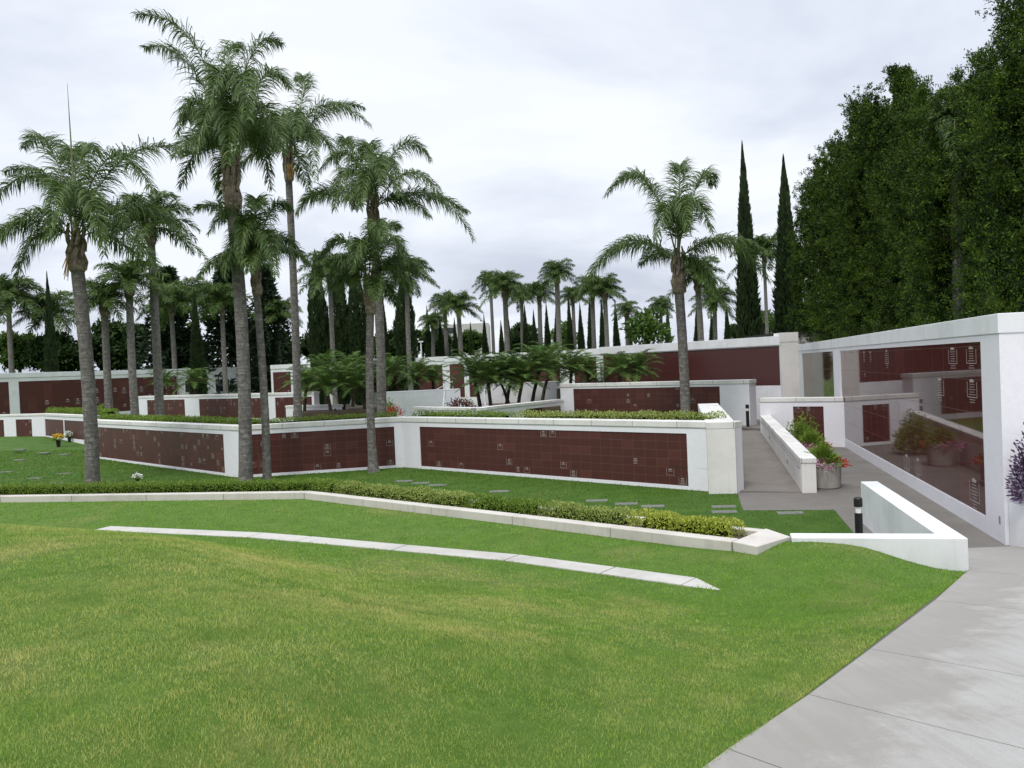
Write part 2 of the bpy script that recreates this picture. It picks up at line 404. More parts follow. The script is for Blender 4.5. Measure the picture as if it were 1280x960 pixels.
def hlow(X, Y):
    return .42*smooth((-X-17)/16)*smooth((Y-34)/18)

# ------------------------------------------------------------------ ground, lawns, walks
gm = MB(); gm.quad((-900, -300, -.4), (900, -300, -.4), (900, 1500, -.4), (-900, 1500, -.4))
setp(gm.build('ground', MAT['ground']), kind='structure')
def grid(name, Xs, Yfun, nv, hf, m):
    nx = len(Xs); V = np.zeros((nx, nv, 3))
    for i, x in enumerate(Xs):
        y0, y1 = Yfun(x); V[i, :, 0] = x; V[i, :, 1] = np.linspace(y0, y1, nv)
    V[:, :, 2] = hf(V[:, :, 0], V[:, :, 1])
    I = np.arange(nx*nv).reshape(nx, nv)
    Q = np.stack([I[:-1, :-1], I[1:, :-1], I[1:, 1:], I[:-1, 1:]], -1).reshape(-1, 4)
    return link(name, np_mesh(name, V, Q), m, smooth=True)
setp(grid('lawn', np.concatenate([np.linspace(-32, -12, 40), np.linspace(-11.8, 10, 120)]), lambda x: (-6, float(np.interp(x, kX, kY))+.12), 120, hfront, MAT['lawn']), kind='structure')
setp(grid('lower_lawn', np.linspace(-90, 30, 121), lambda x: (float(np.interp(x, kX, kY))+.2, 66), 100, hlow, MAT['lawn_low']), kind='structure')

def sheet(name, pts, zf, m, th=.1):
    mb = MB(); z = [zf(*p) for p in pts]; mb.prism(pts, [v-th for v in z], z)
    return setp(mb.build(name, m), kind='structure')
MAT['walk'] = m_walk('walk_concrete', (.39, .382, .36), (.265, .247, .218), (.44, .432, .41), 1.0, (PA, tuple(-en)))
MAT['walk_dark'] = m_walk('aggregate_paving', (.175, .162, .145), (.11, .10, .088), (.215, .20, .18))
MAT['ramp'] = m_walk('ramp_paving', (.185, .165, .145), (.12, .105, .09), (.23, .21, .185))
# slabs of the foreground walk, cut along its joints
seams = [((910, 936), (981, 958)), ((1011, 868), (1120, 891)), ((1088, 811), (1280, 846)), ((1169, 750), (1280, 767))]
lines = []
for a, b in seams:
    A = np.array(xy(pp(*a))); lines.append(A)
sdir = np.array([.50, -.866])
edgeP = [np.array(PA)-ed*6] + lines + [np.array(PB)-ed*.02]
wk = thing('path', None, None); wk['kind'] = 'structure'; del_keys = None
mb = MB()
for i in range(len(edgeP)-1):
    a, b = edgeP[i]+ed*.006, edgeP[i+1]-ed*.006
    pts = [tuple(a), tuple(a+sdir*16), tuple(b+sdir*16), tuple(b)]
    zz = [PZ(p[1]) for p in pts]; mb.prism(pts, [z-.15 for z in zz], zz)
a = edgeP[-1]+ed*.006; far = 15.0
pts = [tuple(a), tuple(a+sdir*16), (20, 2), (20, far), (VA[0]-.3, far), (VA[0]+.05, VA[1]+.1)]
zz = [PZ(p[1]) for p in pts]; mb.prism(pts, [z-.15 for z in zz], zz)
bpy.data.objects.remove(wk)
setp(mb.build('path', MAT['walk']), kind='structure')
mb = MB(); aa = edgeP[0]; pts = [tuple(aa+ed*.0), tuple(aa+sdir*16), (20, 15), (VA[0], 15), tuple(np.array(PB))]
zz = [PZ(p[1])-.03 for p in pts]; mb.prism(pts, [z-.1 for z in zz], zz)
setp(mb.build('path_bed', MAT['joint']), kind='structure')

# right hand crypt wall line (used by the walkway too)
RW1 = xy(pz(1257, 682, 0)); RW0d = np.array(xy(pz(1056, 559, 0)))
rdir = (RW0d-np.array(RW1)); rdir = rdir/np.linalg.norm(rdir)
rfar = np.array(RW1)+rdir*float(along(RW1, tuple(np.array(RW1)+rdir*30), 996, 470))
AE = xy(pz(920, 617, 0))                                 # right end of the nearest niche wall
wpts = [xy(pz(922, 617.5, 0)), xy(pz(929, 638, 0)), xy(pz(1043, 637.6, 0)), xy(pz(1068, 667, 0)), (VA[0]-.25, VA[1]+.6),
        (VA[0]+.3, 14.9), (16, 14.9), (16, 16), tuple(rfar+np.array([1, 0])), (11, 39), (9.5, 34)]
sheet('walkway', wpts, lambda x, y: .006, MAT['walk_dark'], .1)
jb = MB()
for y0, xa, xb in ((612, 925, 1075), (664, 1070, 1160)):
    a = pz(xa, y0, 0); b = pz(xb, y0-3, 0); u = (b-a)[:2]; u = u/np.linalg.norm(u); w_ = np.array([-u[1], u[0]])*.02
    jb.prism([xy(a[:2]-w_), xy(b[:2]-w_), xy(b[:2]+w_), xy(a[:2]+w_)], 0, .0095)
setp(jb.build('walkway_joint', MAT['marker']), kind='structure')

# ------------------------------------------------------------------ grass blades (stuff)
def blades(name, X, Y, Z, hgt, wid, m, lean=.5):
    N = len(X); az = rng.uniform(0, 2*np.pi, N); l_ = rng.uniform(.1, lean, N)*hgt; ori = rng.uniform(0, 2*np.pi, N)
    wx, wy = np.cos(az)*wid/2, np.sin(az)*wid/2
    V = np.zeros((N, 5, 3)); B = np.stack([X, Y, Z], 1)
    W_ = np.stack([wx, wy, 0*wx], 1); Ld = np.stack([np.cos(ori)*l_, np.sin(ori)*l_, 0*l_], 1)
    H = np.stack([0*hgt, 0*hgt, hgt], 1)
    V[:, 0] = B-W_; V[:, 1] = B+W_; V[:, 2] = B+W_*.8+H*.6+Ld*.35; V[:, 3] = B-W_*.8+H*.6+Ld*.35; V[:, 4] = B+H*.92+Ld
    i = np.arange(N)[:, None]*5
    Q = np.concatenate([i+np.array([[0, 1, 2]]), i+np.array([[0, 2, 3]]), i+np.array([[3, 2, 4]])], 0)
    o = link(name, np_mesh(name, V, Q), m); return setp(o, kind='stuff')
def frustum_pts(y0, y1, dens, margin=2.0):
    hw = lambda y: .64*y+margin
    A = (y1-y0)*(hw(y0)+hw(y1)); N = int(A*dens)
    Y = rng.uniform(y0, y1, N*2); X = rng.uniform(-hw(y1), hw(y1), N*2); k = np.abs(X) < hw(Y); return X[k][:N], Y[k][:N]
bx, by, bh, bw = [], [], [], []
for y0, y1, dn, h, w in ((2.2, 4.5, 11000, .026, .0024), (4.5, 7, 6500, .027, .0031), (7, 10.5, 2900, .028, .0048), (10.5, 15, 900, .030, .0088), (15, 23, 330, .032, .013)):
    x, y = frustum_pts(y0, y1, dn, 1.5)
    e = (x-PA[0])*en[0]+(y-PA[1])*en[1]; ky = np.interp(x, kX, kY)
    ds = np.full(len(x), 9.0)
    for a, b in zip(strip[:-1], strip[1:]):
        a = np.array(a); b = np.array(b); u = b-a; L = np.linalg.norm(u); u = u/L
        t = np.clip((x-a[0])*u[0]+(y-a[1])*u[1], 0, L); ds = np.minimum(ds, np.hypot(x-a[0]-t*u[0], y-a[1]-t*u[1]))
    k = (e > -.022) & (y < ky-.02) & (ds > .20); x, y = x[k], y[k]
    bx.append(x); by.append(y); bh.append(h*rng.uniform(.55, 1.25, len(x))); bw.append(w*rng.uniform(.7, 1.2, len(x)))
bx = np.concatenate(bx); by = np.concatenate(by)
bhh = np.concatenate(bh)
cl_ = np.sin(bx*9.1+np.sin(by*6.3)*1.7)*np.sin(by*8.3+np.sin(bx*5.1)*2.1)+.6*np.sin(bx*21+by*3)*np.sin(by*19-bx*4)
bhh = bhh*(1+.28*np.clip(cl_, -.8, 1.0))
bh = [bhh]
blades('grass', bx, by, np.maximum(hfront(bx, by), np.where((bx-PA[0])*en[0]+(by-PA[1])*en[1] < 0, PZ(by), -9))-.004, np.concatenate(bh), np.concatenate(bw), MAT['blade'], .9)
x, y = frustum_pts(14, 46, 150, 1)
k = (y > np.interp(x, kX, kY)+1.3); x, y = x[k], y[k]
def inpoly(x, y, P):
    c = np.zeros(len(x), bool); j = len(P)-1
    for i in range(len(P)):
        xi, yi = P[i]; xj, yj = P[j]
        c ^= ((yi > y) != (yj > y)) & (x < (xj-xi)*(y-yi)/(yj-yi+1e-12)+xi); j = i
    return c
k = ~inpoly(x, y, wpts); x, y = x[k], y[k]
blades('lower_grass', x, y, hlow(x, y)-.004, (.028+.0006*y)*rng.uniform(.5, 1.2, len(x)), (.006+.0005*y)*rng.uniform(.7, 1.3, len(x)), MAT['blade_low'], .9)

# ------------------------------------------------------------------ polyline strips (kerbs)
def offset(pts, d):
    P = [np.array(p) for p in pts]; outp = []
    for i, p in enumerate(P):
        ns = []
        for a, b in ((i-1, i), (i, i+1)):
            if 0 <= a and b < len(P):
                u = P[b]-P[a]; u = u/np.linalg.norm(u); ns.append(np.array([-u[1], u[0]]))
        nn = sum(ns); nn = nn/np.linalg.norm(nn); outp.append(tuple(p+nn*d/np.dot(nn, ns[0])))
    return outp
def resample(pts, step):
    outp = [np.array(pts[0])]; mark = [0]
    for a, b in zip(pts[:-1], pts[1:]):
        a = np.array(a); b = np.array(b); k = max(1, round(np.linalg.norm(b-a)/step))
        outp += [a+(b-a)*(i+1)/k for i in range(k)]
    return outp
def kerb_strip(mb, pts, o0, o1, zb, zt, step=2.4, gap=.012):
    P = resample(pts, step); A = offset(P, o0); B = offset(P, o1)
    for i in range(len(P)-1):
        a0, a1, b0, b1 = map(np.array, (A[i], A[i+1], B[i], B[i+1]))
        u = (a1-a0)/np.linalg.norm(a1-a0)*gap/2
        q = [tuple(a0+u), tuple(a1-u), tuple(b1-u), tuple(b0+u)]
        f = zt if callable(zt) else (lambda x, y: zt); g = zb if callable(zb) else (lambda x, y: zb)
        mb.prism(q, [g(*p) for p in q], [f(*p) for p in q])
# concrete drain strip across the lawn
mb = MB(); kerb_strip(mb, strip, -.22, .20, ZS-.15, ZS+.022, 2.9, .025)
P = strip[-1]; u = np.array(strip[-1])-np.array(strip[-2]); u = u/np.linalg.norm(u); w_ = np.array([-u[1], u[0]])
mb.prism([tuple(P-w_*.22), tuple(P+u*.55-w_*.16), tuple(P+w_*.20)], ZS-.15, [ZS+.02, ZS+.0, ZS+.02])
setp(mb.build('drain_strip', MAT['drain'], bevel=.008), 'flat concrete drain strip running diagonally across the grass slope', 'drain')
# long planter kerb with its hedge
kp = thing('planter_kerb', 'long low pale stone planter kerb bordering the grass slope', 'kerb', (0, 0, 0))
mb = MB(); kerb_strip(mb, kerb, 0, .26, .35, ZK, 2.3); mb.build('front_kerb', MAT['kerbstone'], kp, bevel=.012)
mb = MB(); kerb_strip(mb, kerb, .95, 1.15, -.1, ZK-.01, 2.3); mb.build('back_kerb', MAT['kerbstone'], kp, bevel=.012)
mb = MB(); kerb_strip(mb, kerb, .262, .948, .2, ZK-.1, 3, 0); mb.build('soil', MAT['soil'], kp)
kz = [pz(948, 690, ZK-.13), ]
a0, a1 = np.array(kerb[-1]), np.array(offset(kerb, 1.15)[-1])
bl = [tuple(a0+np.array([.012, -.0])), xy(pz(985, 671, ZK)), xy(pz(957, 661, ZK)), tuple(a1+np.array([.012, 0]))]
bl = [xy(pz(921, 675, ZK)), xy(pz(950, 680, ZK)), xy(pz(986, 671.5, ZK)), xy(pz(958, 661.5, ZK))]
bl[0] = tuple(np.array(bl[0])+np.array([.0, .03]))
mb = MB(); mb.prism([tuple(a0+np.array([.015, -.02])), xy(pz(946, 683.5, ZK)), xy(pz(988, 671, ZK)), tuple(a1+np.array([.012, 0]))], .4, ZK+.006); mb.build('end_slab', MAT['kerbstone'], kp, bevel=.012)

# ------------------------------------------------------------------ leaf scatter
def leaf_quads(C, D, Ln, Wd, Nrm=None):
    """rhombic leaves: base C, direction D (unit), length, width"""
    N = len(C)
    r = rng.normal(size=(N, 3)) if Nrm is None else Nrm
    S_ = np.cross(D, r); S_ /= np.linalg.norm(S_, axis=1, keepdims=True)+1e-9
    Ln = np.broadcast_to(Ln, (N,))[:, None]; Wd = np.broadcast_to(Wd, (N,))[:, None]
    V = np.stack([C, C+D*Ln*.5+S_*Wd*.5, C+D*Ln, C+D*Ln*.5-S_*Wd*.5], 1)
    Q = (np.arange(N)[:, None]*4+np.arange(4)[None]); return V.reshape(-1, 3), Q
def merge(*parts):
    V = []; Q = []; k = 0
    for v, q in parts:
        V.append(v); Q.append(q+k); k += len(v)
    return np.concatenate(V), np.concatenate(Q)
def unit(v): return v/(np.linalg.norm(v, axis=-1, keepdims=True)+1e-9)

def hedge(label, pts, z0, w, h, m, dens=900, ls=.05, cat='hedge', rough=.06, name='hedge', group=None):
    P = [np.array(p) for p in pts]; V = []; Q = []
    L = sum(np.linalg.norm(b-a) for a, b in zip(P[:-1], P[1:]))
    N = int(L*(w+2*h)*dens)
    s = rng.uniform(0, L, N); acc = 0; C = np.zeros((N, 2)); T = np.zeros((N, 2))
    for a, b in zip(P[:-1], P[1:]):
        d = np.linalg.norm(b-a); k = (s >= acc) & (s <= acc+d); u = (b-a)/d
        C[k] = a+u*(s[k]-acc)[:, None]; T[k] = u; acc += d
    nn = np.stack([-T[:, 1], T[:, 0]], 1)
    a = rng.uniform(0, np.pi, N)                         # around the section
    ex = .55; ca, sa = np.cos(a), np.sin(a)
    bump_ = 1+rough*(np.sin(s*5.2)+.8*np.sin(s*11.7+1)+.6*np.sin(s*2.1+2))*.6
    rad = rng.uniform(.8, 1.06, N)*bump_
    off = np.sign(ca)*np.abs(ca)**ex*w/2*rad; zz = np.abs(sa)**ex*h*rad
    zz = np.where(rng.random(N) < .25, zz*rng.uniform(.05, 1, N), zz)
    B = np.stack([C[:, 0]+nn[:, 0]*off, C[:, 1]+nn[:, 1]*off, z0+zz], 1)
    D = unit(np.stack([nn[:, 0]*ca, nn[:, 1]*ca, sa+.3], 1)+rng.normal(size=(N, 3))*.7)
    v, q = leaf_quads(B, D, ls*rng.uniform(.7, 1.4, N), ls*.62)
    th = thing(name, label, cat, (float(P[0][0]), float(P[0][1]), z0), 0, group)
    o = np.array([P[0][0], P[0][1], z0])
    link('foliage', np_mesh('foliage', v-o, q), m, th)
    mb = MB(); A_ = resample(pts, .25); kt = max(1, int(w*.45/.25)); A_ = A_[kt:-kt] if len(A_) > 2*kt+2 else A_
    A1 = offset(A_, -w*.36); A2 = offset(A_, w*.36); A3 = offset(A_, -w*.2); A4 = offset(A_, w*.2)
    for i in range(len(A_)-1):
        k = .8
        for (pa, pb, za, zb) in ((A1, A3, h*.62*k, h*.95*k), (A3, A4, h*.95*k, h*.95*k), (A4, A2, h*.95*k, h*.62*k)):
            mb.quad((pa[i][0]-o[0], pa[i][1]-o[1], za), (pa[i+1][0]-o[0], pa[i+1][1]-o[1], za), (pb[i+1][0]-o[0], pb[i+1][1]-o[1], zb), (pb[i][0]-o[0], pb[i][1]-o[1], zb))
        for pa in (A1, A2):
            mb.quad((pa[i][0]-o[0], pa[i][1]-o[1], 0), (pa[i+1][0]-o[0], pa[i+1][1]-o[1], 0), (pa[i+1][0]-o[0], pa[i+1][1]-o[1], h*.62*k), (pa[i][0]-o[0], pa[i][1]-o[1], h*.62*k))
    mb.build('stems_or_core', MAT['shade_core'], th)  # dark solid core, no modelled stems; its colour stands for shade behind the leaves
    return th
def cut(pts, xa, xb):
    """piece of a polyline between two X values"""
    xs = [p[0] for p in pts]; ys = [p[1] for p in pts]
    q = [(xa, float(np.interp(xa, xs, ys)))]+[p for p in pts if xa < p[0] < xb]+[(xb, float(np.interp(xb, xs, ys)))]
    return q
kmid = offset(kerb, .60)
hz = ZK-.12
x380 = kmid[2][0]+.6; xend = kmid[-1][0]-.12
hedge('dark green clipped hedge along the left part of the stone planter kerb', cut(kmid, -22, x380-.05), hz, .62, .33, MAT['hedge'], 1700, .038, group='hedges in the stone planter kerb')
hedge('mottled pale green hedge in the middle of the stone planter kerb', cut(kmid, x380+.05, x380+3.2), hz, .6, .32, MAT['hedge_var'], 2000, .036, group='hedges in the stone planter kerb')
seg = np.linspace(x380+3.2, xend, 4)
for i, (mm, lb) in enumerate((('hedge', 'darker green clump of hedge right of the mottled stretch in the stone kerb'), ('hedge_var', 'pale variegated clump of hedge between the dark clump and the lime one'), ('hedge_lime', 'bright lime yellow clump of hedge at the right end of the stone kerb'))):
    hedge(lb, cut(kmid, seg[i]+.06, seg[i+1]-.02), hz, .58, .30, MAT[mm], 2200, .036, rough=.09, group='hedges in the stone planter kerb')

# ------------------------------------------------------------------ walls
def engrave_mesh(cw, ch, y):
    """one engraved niche front: sometimes an outline, a vase ring and lines of letters"""
    mb = MB(); x0, x1, z0, z1 = cw*.18, cw*.82, ch*.12, ch*.9; t = .007; xm = cw/2; w = x1-x0
    if random.random() < .5:
        mb.box(x0, x1, y-.002, y, z0, z0+t); mb.box(x0, x0+t, y-.002, y, z0+t, z1); mb.box(x1-t, x1, y-.002, y, z0+t, z1)
    mb.box(xm-w*.2, xm+w*.2, y-.003, y, z1-ch*.16, z1-ch*.05)
    for k in range(random.choice((1, 2, 3))):
        ww = w*random.uniform(.22, .36); zz = z1-ch*(.3+.16*k)
        mb.box(xm-ww, xm+ww, y-.002, y, zz-ch*.035, zz+ch*.02)
    me = bpy.data.meshes.new('engraving'); me.from_pydata(mb.v, [], mb.f); return me

def wall(name, label, cat, p0, p1, z0, h, panels=(), thick=.4, cap=.17, over=.03, over_l=.03, over_r=.03, frame='marble', group=None, gran='granite_s', cw=.40, ch=.247, fill=.1, capmat='cap', cells=None, capslope=0, inscr=None, cap_label=None):
    """a wall seen from its front: x runs left to right, y goes back. panels = [(s0, s1, za, zb)] above z0"""
    p0 = np.array(p0[:2]); p1 = np.array(p1[:2]); d = p1-p0; L = float(np.linalg.norm(d))
    th = thing(name, label, cat, (float(p0[0]), float(p0[1]), z0), math.atan2(d[1], d[0]), group)
    mb = MB(); e = .004; fd = .055; top = h-cap
    mb.box(e, L-e, fd, thick, -.4, top+.01)
    x = 0.0
    for (s0, s1, za, zb) in panels:
        mb.box(x, s0, 0, fd+.012, -.4, top-.018)
        mb.box(s0+.0005, s1-.0005, .0015, fd+.012, -.4, za); mb.box(s0+.0005, s1-.0005, .0015, fd+.012, zb, top-.018)
        x = s1
    mb.box(x, L, 0, fd+.012, -.4, top-.018)
    mb.box(.02, L-.02, .02, fd+.012, top-.018, top+.005)
    mb.build('body', MAT[frame], th)
    if cap:
        mb = MB(); mb.box(-over_l, L+over_r, -over, thick+over, top+.0, h); mb.build('coping', MAT[capmat], th, bevel=.012)
    for i, (s0, s1, za, zb) in enumerate(panels):
        W_, H_ = s1-s0, zb-za
        nc = max(1, round(W_/cw)); nr = max(1, round(H_/ch)); c_, r_ = W_/nc, H_/nr
        mb = MB(); mb.box(.002, W_-.002, -.014, .03, .002, H_-.002)
        po = mb.build('granite_panel', MAT[gran], th, loc=(s0, fd-.016, za))
        po['cells'] = 1; del po['cells']
        cl_ = cells[i] if cells else [(c, r) for c in range(nc) for r in range(nr) if random.random() < fill]
        cl_ = [c for c in cl_ if c[0] < nc and c[1] < nr]
        if cl_:
            var = [engrave_mesh(c_, r_, -.0145) for k in range(min(6, len(cl_)))]
            for k, (ci, ri) in enumerate(cl_[:95]):
                link('engraving', var[k % len(var)], MAT['engrave'], po, loc=(ci*c_, 0, ri*r_))
    th['L'] = L; del th['L']
    return th, L

H1 = 1.91
A0 = xy(pz(505, 584.2, 0)); B0 = xy(pz(302, 597.5, 0)); C0 = xy(pz(108, 571.5, 0))
AE_ = np.array(AE)
def pan(p0, p1, *pairs, za=.1, zb=1.57, py=565):
    return [(along(p0, p1, a, py), along(p0, p1, b, py), za, zb) for a, b in pairs]
# near wall A (right), B (middle), C (left)
cellsA = [[(3, 5), (4, 5), (2, 3), (3, 3)][0:0] + [(c, r) for c, r in
          ((1, 3), (2, 0), (5, 0), (10, 3), (11, 1), (12, 0), (13, 0), (15, 5), (16, 5), (17, 1), (18, 0), (24, 2), (27, 1), (28, 0), (29, 0), (30, 0), (31, 3), (33, 0), (34, 2), (35, 2), (35, 1), (36, 0), (37, 2), (39, 5), (40, 5), (41, 0), (42, 0), (43, 0), (44, 0), (46, 3), (47, 3), (47, 0))]]
wA, LA = wall('niche_wall', 'long niche wall of dark red granite with white end next to the ramp', 'wall', A0, AE, 0, H1, pan(A0, AE, (525.5, 859)), .45, over_r=.0, over_l=0, cells=cellsA, group='low niche walls around the lower lawn')
wB, LB = wall('niche_wall', 'short niche wall facing straight on between two palm trunks on the lower lawn', 'wall', B0, A0, 0, H1+.004, pan(B0, A0, (308, 494)), .45, over_l=0, over_r=.2, fill=.14, group='low niche walls around the lower lawn')
wC, LC = wall('niche_wall', 'niche wall of dark red granite between the leftmost big palm and the tall palm', 'wall', C0, B0, 0, H1-.004, pan(C0, B0, (113, 280)), .45, over_r=0, fill=.2, group='low niche walls around the lower lawn')
D2 = pz(102, 519, H1); D1 = pz(54, 517, H1); D0 = pz(-40, 519.5, H1); D3 = pz(116, 519.6, H1)
wall('niche_wall', 'far low niche wall left of the leftmost big palm, with a pale reflecting panel', 'wall', D1, D3, .36, H1-.36, pan(D1, D3, (56.5, 79.5), (80.5, 112), za=.1, zb=1.2, py=535), .4, cap=.14, fill=.06, group='low niche walls around the lower lawn')
wall('niche_wall', 'low niche wall with two small panels at the left edge of the lower lawn', 'wall', D0, D1, .2, H1-.2+.004, pan(D0, D1, (-30, 5), (20, 40), za=.12, zb=1.36, py=535), .4, cap=.14, fill=.08, group='low niche walls around the lower lawn')
# return of C towards D (faces left)
# retaining wall along the ramp
RR0 = np.array(AE); RR1 = np.array(xy(pz(896, 504, H1+.01))); rr = RR1-RR0; rr = rr/np.linalg.norm(rr); rl = np.array([-rr[1], rr[0]])
mb = MB(); t7 = .70
th = thing('retaining_wall', 'white stucco retaining wall with broad flat top left of the ramp', 'wall', (float(RR0[0]), float(RR0[1]), 0))
LR = float(np.linalg.norm(RR1-RR0))
def loc2(o, s, t): return tuple(rr*s+rl*t)
mb.prism([loc2(0, -.004, -.03), loc2(0, LR, -.03), loc2(0, LR, t7), loc2(0, -.004, t7)], -.3, H1-.17); mb.build('body', MAT['stucco'], th)
mb = MB(); mb.prism([loc2(0, -.012, -.038), loc2(0, LR, -.038), loc2(0, LR, t7+.01), loc2(0, -.012, t7+.01)], H1-.17, H1+.012); mb.build('coping', MAT['cap'], th, bevel=.012)

# hedges on the bed behind the near walls
def back_off(p0, p1, d, a=0, b=0):
    p0 = np.array(p0[:2]); p1 = np.array(p1[:2]); u = (p1-p0)/np.linalg.norm(p1-p0); nn = np.array([-u[1], u[0]])
    return tuple(p0+nn*d+u*a), tuple(p1+nn*d-u*b)
q = back_off(A0, AE, .95, -.2, .9)
mA = [(q[0][0]+(q[1][0]-q[0][0])*t, q[0][1]+(q[1][1]-q[0][1])*t) for t in (0, .38, .42, 1)]
hedge('dark clipped hedge on top of the nearest niche wall, left half', mA[0:2], 1.55, .75, .50, MAT['hedge'], 650, .055, group='hedges behind the low niche walls')
hedge('pale variegated hedge on top of the nearest niche wall, right half', mA[2:4], 1.55, .75, .52, MAT['hedge_var'], 650, .055, group='hedges behind the low niche walls')
q = back_off(B0, A0, .95, .2, .1); hedge('clipped hedge on top of the short niche wall between two palms', q, 1.55, .75, .50, MAT['hedge'], 650, .055, group='hedges behind the low niche walls')
q = back_off(C0, B0, .95, .2, .3); hedge('clipped green hedge on top of the niche wall left of the tall palm', q, 1.55, .75, .53, MAT['hedge'], 560, .058, group='hedges behind the low niche walls')
q = back_off(D1, D3, .9, -1.5, -.5); hedge('far low hedge above the niche wall behind the leftmost palm', q, 1.6, .8, .6, MAT['hedge'], 400, .07, group='hedges behind the low niche walls')

# upper terrace
tp = [tuple(AE_+rl*.35+rr*.2)] + [back_off(A0, AE, .25)[0], back_off(B0, A0, .25)[0], back_off(C0, B0, .25)[0], back_off(D1, D3, .3)[1], back_off(D1, D3, .3)[0], back_off(D0, D1, .3)[0],
      (-80, 62), (-80, 100), (30, 100), (30, 42), (9.6, 36.2)]
tp = tp[::-1]
mb = MB()
k = len(tp); mb.v = [(p[0], p[1], .62) for p in tp]; mb.f = [tuple(range(k))]
me = bpy.data.meshes.new('terrace'); me.from_pydata(mb.v, [], mb.f); me.update()
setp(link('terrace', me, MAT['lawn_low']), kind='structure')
# soil bed behind walls up to hedge height
for nm, (p0, p1) in (('a', (A0, AE)), ('b', (B0, A0)), ('c', (C0, B0)), ('d', (D1, D3))):
    f0, f1 = back_off(p0, p1, .4, 0, .75 if nm == 'a' else 0); g0, g1 = back_off(p0, p1, 1.7, 0, .75 if nm == 'a' else 0)
    mb = MB(); mb.prism([f0, f1, g1, g0], .3, 1.6+{'a': 0, 'b': .004, 'c': .008, 'd': 0}[nm]); setp(mb.build('planting_bed', MAT['soil']), kind='structure')

# ramp
Q0 = np.array(xy(pz(1003, 616.5, 0))); Q1 = np.array(xy(pz(952, 544, .42))); qd = (Q1-Q0)/np.linalg.norm(Q1-Q0); qr = np.array([qd[1], -qd[0]])
LQ = float(np.linalg.norm(Q1-Q0)); PL_Y = Q1[1]+.3
def rampz(x, y): return .012+.6*float(np.clip((y-21.8)/15.0, 0, 1))
mb = MB()
a, b = tuple(RR0+rr*.0-rl*.0), tuple(Q0+qr*.1)
P1, P2 = tuple(RR0+rr*.2), tuple(Q0+qr*.1+qd*.05); P3, P4 = tuple(Q1+qr*.1+qd*1.5), tuple(RR1)
P5, P6 = (12.5, 40.5), (9.2, 40.5)
for poly in ([P1, P2, P3, P4],):
    zz = [rampz(*p) for p in poly]; mb.prism(poly, [z-.3 for z in zz], zz)
zz = [rampz(*P4), rampz(*P3), .63, .63]; mb.prism([P4, P3, P5, P6], [z-.3 for z in zz], zz)
setp(mb.build('ramp', MAT['ramp']), kind='structure')
pw = [tuple(Q1+qr*.2+np.array([0, .6])), (float(rfar[0])+.5, float(PL_Y)), (float(rfar[0])+.5, 44), (3.0, 50), (2.4, 45), (9.0, 38)]
sheet('upper_walkway', pw, lambda x, y: .64, MAT['ramp'], .1)
# ramp side wall Q with sloping top, rail and recessed lights
th = thing('ramp_wall', 'low white ramp wall with sloping coping and thin handrail', 'wall', (float(Q0[0]), float(Q0[1]), 0))
zt0 = pz(1003, 573, 0); zn = EYE-(573-444.5)/F*Q0[1]; zf = 3.6-(519-446.5)/F*Q1[1]
tq = .36
def q2(s, t): return tuple(qd*s+qr*t)
mb = MB(); mb.prism([q2(0, 0), q2(0, tq), q2(LQ, tq), q2(LQ, 0)], -.2, [zn-.13, zn-.13, zf-.13, zf-.13]); mb.build('body', MAT['stucco'], th)
mb = MB(); mb.prism([q2(-.02, -.025), q2(-.02, tq+.025), q2(LQ, tq+.025), q2(LQ, -.025)], [zn-.128, zn-.128, zf-.128, zf-.128], [zn, zn, zf, zf]); mb.build('coping', MAT['cap'], th, bevel=.01)
mb = MB()
def qrail(s): return (*q2(s, -.075), zn-.19+(zf-zn)*s/LQ)
mb.tube([(*q2(.35, -.0), zn-.30), (*q2(.35, -.075), zn-.24)]+[qrail(s) for s in np.linspace(.5, LQ-.3, 10)], .018, 8)
for s in np.linspace(1.2, LQ-1.5, 4):
    a = qrail(s); mb.tube([a, (*q2(s, .01), a[2]-.03)], .01, 6)
mb.build('handrail', MAT['steel'], th, smooth=True)
for px, py in ((962, 547), (984, 577)):
    s = along(Q0, Q1, px, py); zz = EYE-(py-(460-.0427*(px-640)))/F*(Q0+qd*s)[1]
    mb = MB(); c = q2(s, -.004); mb.prism([q2(s-.07, -.006), q2(s+.07, -.006), q2(s+.07, .02), q2(s-.07, .02)][::-1], zz-.06, zz+.06); mb.build('step_light', MAT['black'], th)
# wall P across from the ramp to the crypt wall
PL = pY(951, 540, Q1[1]+.15); PR = np.array(RW1)+rdir*((Q1[1]-1.6-RW1[1])/rdir[1])
PR_ = pz(1053, 559, 0); PR_ = PR_+(PR_-PL)/np.linalg.norm((PR_-PL)[:2])*.12; PR_[2] = 0
s0, s1 = along(PL, PR_, 992, 530), along(PL, PR_, 1030, 530)
wP, LP = wall('niche_wall', 'low white wall with one small granite panel between the ramp and the tall right wall', 'wall', PL, PR_, 0, 1.93, [(s0, s1, .12, 1.58)], .45, cap=.16, over_r=-.01, fill=.12, cells=[[(0, 5), (1, 5), (3, 4), (3, 3), (4, 2), (2, 0)]], group='low niche walls around the lower lawn')
